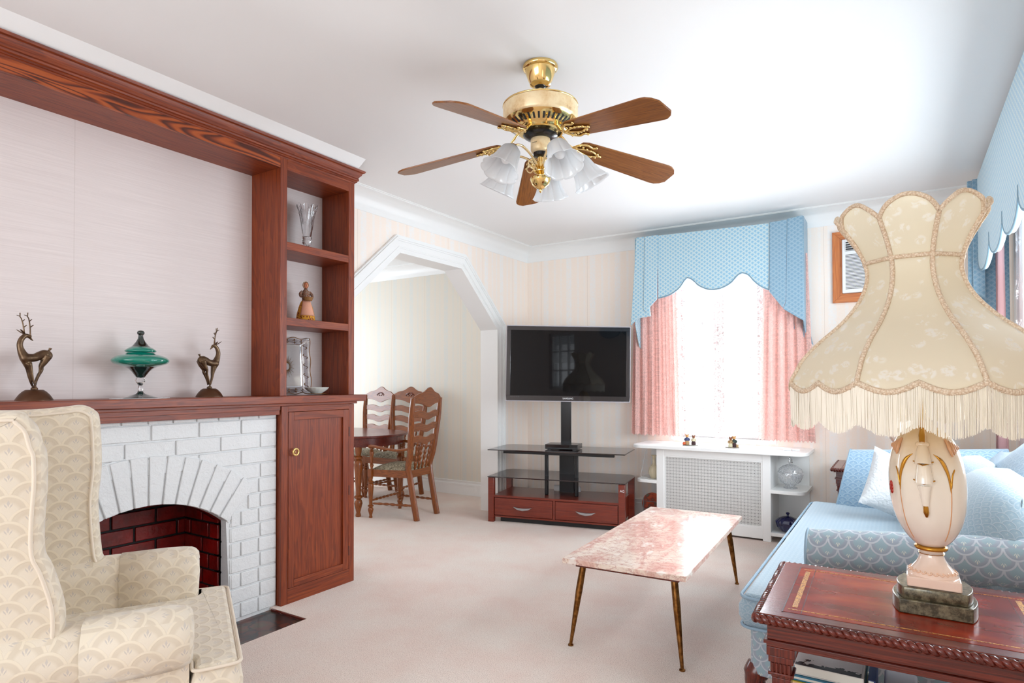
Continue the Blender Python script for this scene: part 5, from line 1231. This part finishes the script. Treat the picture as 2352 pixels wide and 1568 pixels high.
# ================================================================== END TABLES
def rope(mb, p, q, r, pitch, n_per=10):
    p, q = Vector(p), Vector(q); Ln = (q-p).length; d = (q-p)/Ln; up = Vector((0, 0, 1)); sd = d.cross(up)
    for s_ in range(2):
        n = int(Ln/pitch*n_per); pts = []
        for i in range(n+1):
            t = i/n*Ln; a = 2*pi*t/pitch/1+s_*pi
            pts.append(p+d*t+up*(r*.48*cos(a))+sd*(r*.48*sin(a)))
        mb.tube(pts, r*.62, 6)
def mk_table(t):
    Wt, Dt, H = .70, .56, .65
    top = build('tabletop', MB().box(.012, Wt-.012, .012, Dt-.012, H-.018, H), m_mahog['x'], t, bev=.003)
    rp = MB(); z = H-.013; r = .012
    for a, b in (((0, 0), (Wt, 0)), ((0, Dt), (Wt, Dt)), ((0, 0), (0, Dt)), ((Wt, 0), (Wt, Dt))): rope(rp, (a[0]+.006*(1 if a[0] == 0 else -1), a[1]+.006*(1 if a[1] == 0 else -1), z), (b[0]+.006*(1 if b[0] == 0 else -1), b[1]+.006*(1 if b[1] == 0 else -1), z), r, .034)
    build('rope_edge', rp, m_mahog['x'], top, smooth=60)
    # leather insert with tooled gold lines
    ml = N('red_leather', rough=.2, spec=.35); ml.set('color', ml.ramp(ml.noise(ml.mapping(ml.coord(), (4, 9, 4)), 1.2, 3, .5), [(.3, L(96, 18, 5)), (.55, L(146, 40, 12)), (.75, L(176, 66, 24))])); ml = ml.m
    build('leather_inset', MB().box(.065, Wt-.065, .055, Dt-.055, H-.001, H+.0008), ml, top)
    mgo = N('tooled_gold', rough=.4, metal=.4); _w = mgo.noise(mgo.coord(), 220, 2, .7); mgo.set('color', mgo.ramp(_w, [(.42, L(120, 48, 24)), (.52, L(212, 158, 74))])); mgo = mgo.m
    gl = MB()
    for a in (.078, Dt-.078-.004): gl.box(.075, Wt-.075, a, a+.004, H+.0006, H+.0013)
    for a in (.083, Wt-.083-.013): gl.box(a, a+.013, .10, Dt-.10, H+.0006, H+.0013)
    build('gold_tooling', gl, mgo, top)
    il = MB()
    for a in (.108, Wt-.110): il.box(a, a+.0015, .056, Dt-.056, H+.0006, H+.0013)
    for a in (.063, Wt-.066): il.box(a, a+.003, .052, Dt-.052, H+.0004, H+.0013)
    build('inlay_line', il, M('worn_line', color=L(60, 30, 26), rough=.4), top)
    ap_ = MB()
    for (z0, z1, o) in ((H-.030, H-.018, .016), (H-.070, H-.030, .030), (H-.080, H-.070, .022), (H-.088, H-.080, .028)): ap_.box(o, Wt-o, o, Dt-o, z0, z1)
    build('apron', ap_, m_mahog['x'], t, bev=.0015)
    for x in (.062, Wt-.062):
        for y in (.062, Dt-.062):
            lg = MB()
            def sq(h, z0, z1): lg.box(x-h, x+h, y-h, y+h, z0, z1)
            sq(.034, H-.112, H-.088); sq(.030, H-.130, H-.112); sq(.026, H-.155, H-.130); sq(.031, H-.163, H-.155); sq(.024, H-.170, H-.163)
            sq(.0225, .20, H-.170); sq(.028, .19, .20); sq(.030, .06, .19); sq(.036, .0, .06)
            lo = build('leg', lg, m_mahog['z'], t, bev=.002)
            fl = MB()
            for k in range(-2, 3): fl.tube([(x+k*.010, y-.0265, H-.155), (x+k*.010, y-.0275, H-.140), (x+k*.010, y-.0265, H-.131)], .004, 6)
            for s_ in (-1, 1): fl.tube([(x+s_*.008, y-.0225, .24), (x+s_*.008, y-.0225, H-.20)], .0028, 6)
            build('fluting', fl, m_mahog['z'], lo, smooth=60)
    build('shelf', MB().box(.035, Wt-.035, .035, Dt-.035, .20, .222), m_mahog['x'], t, bev=.003)
    for a in (.04, Wt-.055): build('shelf_rail', MB().box(a, a+.015, .085, Dt-.085, .222, .262), m_mahog['y'], t, bev=.003)
tg = 'carved mahogany end tables at the two ends of the sofa'
t1 = thing('end_table', 'mahogany end table with leather top and rope edge nearest the camera, carrying the big lamp', 'end table', (-.335, 1.700, 0), radians(1.5), tg)
mk_table(t1)
t2 = dup(t1, (-.432, 4.89, 0), 0, 'mahogany end table beyond the far arm of the sofa, mostly hidden')

# ================================================================== TABLE LAMP
def mk_lamp(t):
    def sh(z): return -(z-.05)*.045        # the stem leans slightly
    def lean(mb): mb.v = [(x+sh(z), y, z) for x, y, z in mb.v]; return mb
    def bowed(h, hx, z0, z1):
        pts = [(-hx, -h), (hx, -h)]; n = 8
        for i in range(1, n): u = -1+2*i/n; pts.append((hx+.016*(1-u*u), u*h))
        pts += [(hx, h), (-hx, h)]
        for i in range(1, n): u = 1-2*i/n; pts.append((-hx-.016*(1-u*u), u*h))
        return MB().prism(pts, XY, z0, z1)
    b0 = build('plinth', bowed(.078, .078, 0, .036), m_plinth, t, bev=.0025)
    build('plinth_step', bowed(.068, .068, .036, .066), m_plinth, b0, bev=.002)
    build('foot', lean(MB().box(-.059, .059, -.059, .059, .066, .092)), m_porc, t, bev=.003)
    pd = build('pedestal', lean(MB().lathe([(.058, .090), (.056, .096), (.052, .102), (.047, .108), (.044, .112), (.036, .122), (.030, .133), (.0275, .143), (.027, .148), (.030, .150), (.027, .153), (.028, .158), (0, .158)], seg=40)), m_porc, t, smooth=50)
    rl = MB()
    for k in range(24):
        a = 2*pi*k/24; rl.tube(cr([(.050*cos(a), .050*sin(a), .1035), (.0535*cos(a+.08), .0535*sin(a+.08), .100), (.0525*cos(a+.2), .0525*sin(a+.2), .1035), (.049*cos(a+.16), .049*sin(a+.16), .106)], 3), .0022, 5)
    build('scroll_relief', lean(rl), M('peach_glaze', color=L(236, 196, 168), rough=.2), pd, smooth=60)
    build('gold_line', lean(MB().tube([(.0285*cos(a), .0285*sin(a), .1465) for a in [2*pi*k/40 for k in range(40)]], .0010, 5, closed=True)), m_gold, pd)
    build('gold_ring', lean(MB().lathe([(.020, .156), (.035, .157), (.038, .161), (.037, .166), (.030, .169), (.020, .169)], seg=40)), m_gold, t, smooth=60)
    def egg(th, i, z):
        return 1+.018*cos(4*th+pi/4)+(.015*cos(8*th) if z > .22 else 0)
    bp = [(.024, .166), (.036, .172), (.052, .190), (.066, .215), (.077, .250), (.083, .290), (.085, .330), (.083, .370), (.077, .405), (.066, .440), (.052, .462), (.036, .476), (.024, .486), (.020, .50), (0, .50)]
    bp = cr(bp, 3)
    bd = build('urn', lean(MB().lathe([(max(r, 0), z) for r, z in bp], seg=64, mod=egg)), m_porc, t, smooth=60)
    # painted leaves, hanging mask relief with gold
    ca = -pi/2; 
    def on(th, z, off=0):
        r = .02
        for (r0, z0), (r1, z1) in zip(bp, bp[1:]):
            if z0 <= z <= z1: r = lerp(r0, r1, (z-z0)/(z1-z0+1e-9)); break
        r = r*egg(th, 0, z)+off; return (r*cos(th), r*sin(th), z)
    hm_ = MB(); a0 = ca-.08
    hm_.tube([on(a0, .478, .003), on(a0, .455, .009), on(a0, .440, .008)], [.007, .009, .008], 10)
    hm_.ell(on(a0, .440, .005), (.016, .009, .009), 12, 8)
    for z0_, z1_, w0, w1 in ((.436, .390, .011, .020), (.388, .342, .015, .021), (.336, .262, .016, .005)):
        hm_.tube([on(a0, lerp(z0_, z1_, q/5), .004) for q in range(6)], [lerp(w0, w1, (q/5)**.8) for q in range(6)], 12)
    hm_.xf(Matrix.Identity(4))
    rf = build('relief_ornament', lean(hm_), m_porc, bd, smooth=60)
    build('gilding', lean(MB().tube([on(a0, .478, .010), on(a0, .462, .017), on(a0, .446, .015)], [.006, .0075, .0065], 10)), m_gold, bd, smooth=60)
    for z_ in (.389, .342): build('gilding', lean(MB().tube([on(a0-.25+.50*q/8, z_+.008*abs(q-4)/4, .021-.014*abs(q-4)/4) for q in range(9)], .0018, 6)), m_gold, bd, smooth=60)
    build('gilding', lean(MB().tube([on(a0, .285, .009), on(a0, .268, .008), on(a0, .256, .004)], [.0055, .0065, .003], 10)), m_gold, bd, smooth=60)
    for s_ in (-1, 1):
        gl_ = MB()
        gl_.tube(cr([on(a0+s_*.30, .415, .0), on(a0+s_*.52, .398, .0005), on(a0+s_*.66, .362, .0005), on(a0+s_*.70, .318, 0)], 5), [.0006, .0012, .002, .003, .004, .0046, .005, .005, .0046, .004, .0036, .003, .0026, .002, .0014, .0008], 6)
        gl_.tube(cr([on(a0+s_*.90, .378, .0), on(a0+s_*.78, .362, .0005), on(a0+s_*.71, .325, 0)], 4), [.0005]+[.0020]*7+[.0006], 6)
        build('gilt_leaf', lean(gl_), m_gold, bd, smooth=60)
    m_amber = M('amber_glaze', color=L(216, 160, 116), rough=.2)
    for s_ in (-1, 1):
        build('petal_edge', lean(MB().tube([on(a0+s_*.71, lerp(.33, .19, q/12), .0) for q in range(13)], [.0014]*13, 6)), m_amber, bd, smooth=60)
        sc2 = MB()
        for q in range(5): sc2.tube(cr([on(a0+s_*(.9+.1*q), .452-.004*q, .002), on(a0+s_*(.84+.1*q), .432, .006), on(a0+s_*(.9+.1*q), .410+.004*q, .003)], 4), [.003, .004, .004, .004, .005, .004, .004, .003, .002], 6)
        build('shoulder_scroll', lean(sc2), m_amber, bd, smooth=60)
    fl = MB()
    for q in range(7): a = 2*pi*q/7; fl.ell(on(ca-1.28+.05*cos(a), .318+.012*sin(a), .0), (.004, .004, .006), 8, 6)
    fl.ell(on(ca-1.28, .318, .001), (.004, .004, .004), 8, 6)
    build('painted_flower', lean(fl), M('red_enamel', color=L(176, 44, 30), rough=.3), bd, smooth=60)
    build('stem', lean(MB().lathe([(.018, .49), (.020, .50), (.012, .51), (.008, .52), (.008, .90), (.012, .905), (.012, .915), (0, .92)], seg=20)), m_brass, t, smooth=50)
    # bell-shaped Victorian shade with eight panels
    prof = cr([(.322, .600), (.318, .612), (.306, .632), (.288, .662), (.246, .706), (.180, .764), (.134, .822), (.113, .876), (.114, .920), (.134, .972), (.160, 1.015), (.184, 1.052)], 5)
    zN = .925; np_ = 8; PH = -pi/2+radians(22.5)-.03
    def radius(z):
        for (r0, z0), (r1, z1) in zip(prof, prof[1:]):
            if z0 <= z <= z1: return lerp(r0, r1, (z-z0)/(z1-z0+1e-9))
        return prof[0][0] if z < prof[0][1] else prof[-1][0]
    def shadef(u, v, off=0.0):
        th = 2*pi*u+PH; w = (u*np_)%1; m1 = abs(sin(pi*w))           # 0 at ribs, 1 mid panel
        zb = .585-.022*abs(sin(2*pi*w))+.014; zt = 1.020+.050*m1**.8
        z = lerp(zb, zt, v); r = radius(z)
        flat = 1-(.045+.03*(v > .6)*(v-.6)/.4)*m1**1.3
        return ((r*flat+off)*cos(th)+sh(z)*1.0, (r*flat+off)*sin(th), z)
    shd = build('lamp_shade', MB().grid(lambda u, v: shadef(u, v), 128, 44, closeu=True), m_satin, t, smooth=80, recalc=True)
    tr_ = MB()
    for k in range(np_): tr_.tube([shadef(k/np_, v/60, .002) for v in range(61)], .0058, 8)
    for v_, rr in ((0, .0075), (1, .0058)): tr_.tube([shadef(u/256, v_, .001) for u in range(256)], rr, 8, closed=True)
    def vz(u, z):
        w = (u*np_)%1; m1 = abs(sin(pi*w)); zb = .585-.022*abs(sin(2*pi*w))+.014; zt = 1.020+.050*m1**.8; return (z-zb)/(zt-zb)
    tr_.tube([shadef(u/128, vz(u/128, zN), .0015) for u in range(128)], .0058, 8, closed=True)
    build('gimp_trim', tr_, m_braid, shd, smooth=60)
    fr = MB(); NF = 1700
    rnd = random.Random(5)
    for k in range(NF):
        u = (k+rnd.random()*.5)/NF; p = shadef(u, 0, .001); th = 2*pi*u+PH
        ln = .098+.006*rnd.random()-(p[2]-.585)*.15
        dx, dy = cos(th), sin(th); tx, ty = -dy, dx; o = .004*rnd.random()-.001; w = .00105
        sw_ = .004*(rnd.random()-.5)
        a_ = [(p[0]+dx*o+tx*w*c1+dx*w*c2, p[1]+dy*o+ty*w*c1+dy*w*c2, p[2]) for c1, c2 in ((1, 0), (-.5, .87), (-.5, -.87))]
        b_ = [(x-dx*.002+tx*sw_, y-dy*.002+ty*sw_, z-ln) for x, y, z in a_]
        fr.add(a_+b_, [(0, 1, 4, 3), (1, 2, 5, 4), (2, 0, 3, 5), (3, 4, 5)])
    fo = build('fringe', fr, m_fringe, shd, smooth=0, recalc=False); fo['kind'] = 'stuff'
lg_ = 'matching porcelain lamps on the two end tables'
l1 = thing('table_lamp', 'huge cream fringed table lamp with ivory porcelain urn base on the near end table', 'table lamp', (.066, 1.985, .6514), 0, lg_)
mk_lamp(l1)
l2 = dup(l1, (-.012, 5.16, .6514), 0, 'second porcelain lamp on the far end table, hidden but for its neck')
# ------------------------------------------------------------------ things under the near table
def book(label, x0, x1, y0, y1, z0, z1, covm, pg=m_paper, cover=None, name='book'):
    t = thing(name, label, 'book', ((x0+x1)/2, (y0+y1)/2, z0)); w, d, h = (x1-x0)/2, (y1-y0)/2, z1-z0
    build('pages', MB().box(-w+.001, w-.004, -d+.003, d-.003, .0025, h-.0025), pg, t)
    build('cover', MB().box(-w, w, -d, d, 0, .0025).box(-w, w, -d, d, h-.0025, h).box(w-.004, w, -d, d, .0025, h-.0025), covm, t)
    if cover: cover(t, w, d, h)
def hillcover(t, w, d, h):
    mc = N('grey_photo_cover', rough=.25); P_ = mc.sep(mc.coord()); nz = mc.noise(mc.coord(), 26, 4, .6)
    hill = mc.math('LESS_THAN', P_[1], mc.math('ADD', mc.math('MULTIPLY', nz, .13), -.150))
    sky = mc.ramp(mc.math('ADD', mc.math('MULTIPLY', P_[1], 3.2), .5), [(.1, L(212, 208, 206)), (.6, L(248, 246, 244))])
    mc.set('color', mc.mix(hill, sky, L(58, 56, 58)))
    build('cover_print', MB().box(-w+.002, w-.006, -d+.002, d-.002, h, h+.0006), mc.m, t)
book('thick book with a grey photographic cover, topmost of the stack under the near table', -.275, -.098, 1.975, 2.20, .400, .428, M('white_cover', color=L(224, 220, 214), rough=.3), cover=hillcover)
book('teal and blue covered book, second from the top of the stack', -.285, -.095, 1.965, 2.20, .386, .399, M('teal_cover', color=L(22, 120, 156), rough=.3))
book('yellow covered book, third in the stack under the near table', -.287, -.10, 1.96, 2.19, .362, .385, M('yellow_cover', color=L(214, 190, 70), rough=.35), M('tan_pages', color=L(226, 190, 150), rough=.8))
book('large white book lying on the lower shelf of the near table', -.29, -.09, 1.95, 2.20, .300, .361, M('pale_cover', color=L(214, 212, 206), rough=.4))
book('dark red book at the bottom of the stack on the shelf', -.285, -.095, 1.95, 2.20, .2225, .299, M('dark_red_cover', color=L(90, 28, 24), rough=.4))
book('thin dark blue book standing beside the stack under the near table', -.088, -.070, 1.985, 2.20, .2225, .425, M('navy_cover', color=L(26, 50, 110), rough=.35))
tag(build('box', MB().box(-.052, .03, 2.02, 2.17, .2225, .395), M('grey_card_box', color=L(178, 172, 176), rough=.5), bev=.008, bseg=3), 'pale grey box with rounded corners beside the books under the table', 'box')

# ================================================================== WING CHAIR (local x across, y forward)
wc = thing('wing_chair', 'cream scallop patterned wing chair beside the fireplace, seen from behind its side', 'armchair', (-1.92, 1.245, 0), radians(-30))
for s_ in (-1, 1):
    # wing: rounded slab with an S-shaped front edge
    prof_ = cr([(-.405, .52), (-.399, .62), (-.402, .695), (-.426, .786), (-.443, .83), (-.444, .908), (-.439, 1.0), (-.441, 1.074), (-.449, 1.10), (-.460, 1.142), (-.479, 1.167), (-.50, 1.183), (-.58, 1.180), (-.66, 1.172), (-.74, 1.175)], 4) if s_ > 0 else cr([(-.388, .52), (-.385, .621), (-.395, .665), (-.406, .829), (-.397, .961), (-.403, 1.118), (-.417, 1.157), (-.456, 1.178), (-.508, 1.173), (-.60, 1.165), (-.74, 1.165)], 4)
    t_ = .072; NP = len(prof_); inn = [offc(prof_+[(-.80, 1.165), (-.76, .50)], d)[:NP] for d in (-.021, -.012, -.004, 0, 0, -.004, -.012, -.021)]
    ws = (-.5, -.47, -.36, -.16, .16, .36, .47, .5)
    X = lambda w_, a: s_*.335+s_*w_*t_+s_*.03*(a+.78)
    vs = []
    for i in range(NP):
        zb_ = lerp(.50, 1.165, i/(NP-1))
        row = [(X(-.5, -.79), -.79, zb_), (X(-.5, lerp(inn[0][i][0], -.79, .5)), lerp(inn[0][i][0], -.79, .5), lerp(inn[0][i][1], zb_, .5))]
        row += [(X(w_, inn[q][i][0]), inn[q][i][0], inn[q][i][1]) for q, w_ in enumerate(ws)]
        row += [(X(.5, lerp(inn[7][i][0], -.79, .5)), lerp(inn[7][i][0], -.79, .5), lerp(inn[7][i][1], zb_, .5)), (X(.5, -.79), -.79, zb_)]
        vs += row
    n = 12
    fs = [(i*n+k, i*n+k+1, (i+1)*n+k+1, (i+1)*n+k) for i in range(NP-1) for k in range(n-1)]
    wo = build('wing', MB().add(vs, fs), m_cream, wc, smooth=50)
    for q, w_ in ((0, -.5), (7, .5)): build('piping', MB().tube([(X(w_, a), a, b) for a, b in inn[q]], .0048, 8), m_cream_plain, wo, smooth=60)
    # rolled arm
    zc0 = .562 if s_ < 0 else .553
    def arm_sec(sc, off=0.0):
        L_ = [(-.070, .14), (-.070, .50)]+[(.078*sc*cos(radians(a))*-1+.004, zc0+.076*sc*sin(radians(a))) for a in range(-15, 232, 13)]+[(.030, .475), (.022, .44), (.022, .14)]
        return [(a+(off if a > 0 else -off), b+(off if b > .55 else 0)) for a, b in L_]
    av = []; fe = 0 if s_ < 0 else -.022
    sp = [(-.76, 1.0), (-.20, 1.0), (-.142+fe, .985), (-.116+fe, .94), (-.102+fe, .86), (-.094+fe, .72)]; n = len(arm_sec(1))
    for y, sc in sp: av += [(s_*(.340+a*(1 if True else 1)), y, b) for a, b in arm_sec(sc)]
    fs = [(i*n+k, i*n+(k+1)%n, (i+1)*n+(k+1)%n, (i+1)*n+k) for i in range(len(sp)-1) for k in range(n)]+[tuple(range(n)), tuple((len(sp)-1)*n+k for k in range(n))]
    am = build('arm', MB().add(av, fs), m_cream, wc, smooth=55)
    # loose protective sleeve over the front of the arm
    y0_ = -.36 if s_ > 0 else -.335
    cs = []; sq_ = [(y0_, 1.0), (-.20, 1.01), (-.138+fe, .995), (-.110+fe, .955), (-.095+fe, .88), (-.087+fe, .74), (-.085+fe, .45)]; base_ = arm_sec(1, .006)
    base_ = [(base_[1][0], .455)]+base_[1:-2]
    n = len(base_); rnd = random.Random(3)
    for i, (y, sc) in enumerate(sq_):
        for a, b in base_: cs.append((s_*(.340+a*sc), y+.003*(rnd.random()-.5), .555+(b-zc0)*sc+.002*(rnd.random()-.5)))
    fs = [(i*n+k, i*n+k+1, (i+1)*n+k+1, (i+1)*n+k) for i in range(len(sq_)-1) for k in range(n-1)]+[tuple((len(sq_)-1)*n+k for k in range(n))]
    cv = build('arm_sleeve', MB().add(cs, fs), m_cream, am, smooth=60, solid=.004)
bkp = MB().grid(lambda u, v: (lerp(-.315, .315, u), lerp(-.60, -.70, v)-.05*(1-abs(2*u-1)**3)*-1*.6, lerp(.40, 1.10+.07*(1-abs(2*u-1)**2), v)), 16, 16)
build('back', bkp, m_cream, wc, smooth=80, solid=.06)
build('outer_back', MB().prism([(-.36, .14), (.36, .14), (.37, 1.14), (.2, 1.20), (-.2, 1.20), (-.37, 1.14)], XZ, -.83, -.77), m_cream, wc, bev=.02, bseg=3)
tpoly = rpoly([(-.288, -.60), (-.288, -.094), (-.372, -.094), (-.366, .012), (.366, .012), (.372, -.106), (.288, -.106), (.288, -.60)], .022)
sc_ = build('seat_cushion', puff(tpoly, .305, .468, .010, .026, top=.003), m_cream, wc, smooth=30)
front = offc(tpoly, .004)
build('piping', MB().tube([(a, b, .462) for a, b in front], .0052, 8, closed=True).tube([(a, b, .312) for a, b in front], .0052, 8, closed=True), m_cream_plain, sc_, smooth=60)
build('seat_base', MB().box(-.37, .37, -.78, -.02, .14, .305), m_cream, wc, bev=.02, bseg=3)
for x in (-.31, .31):
    for y in (-.08, -.72): build('leg', MB().lathe([(.012, 0), (.016, .01), (.022, .08), (.028, .14)], (x, y, 0), 16), m_mahog['z'], wc, smooth=50)
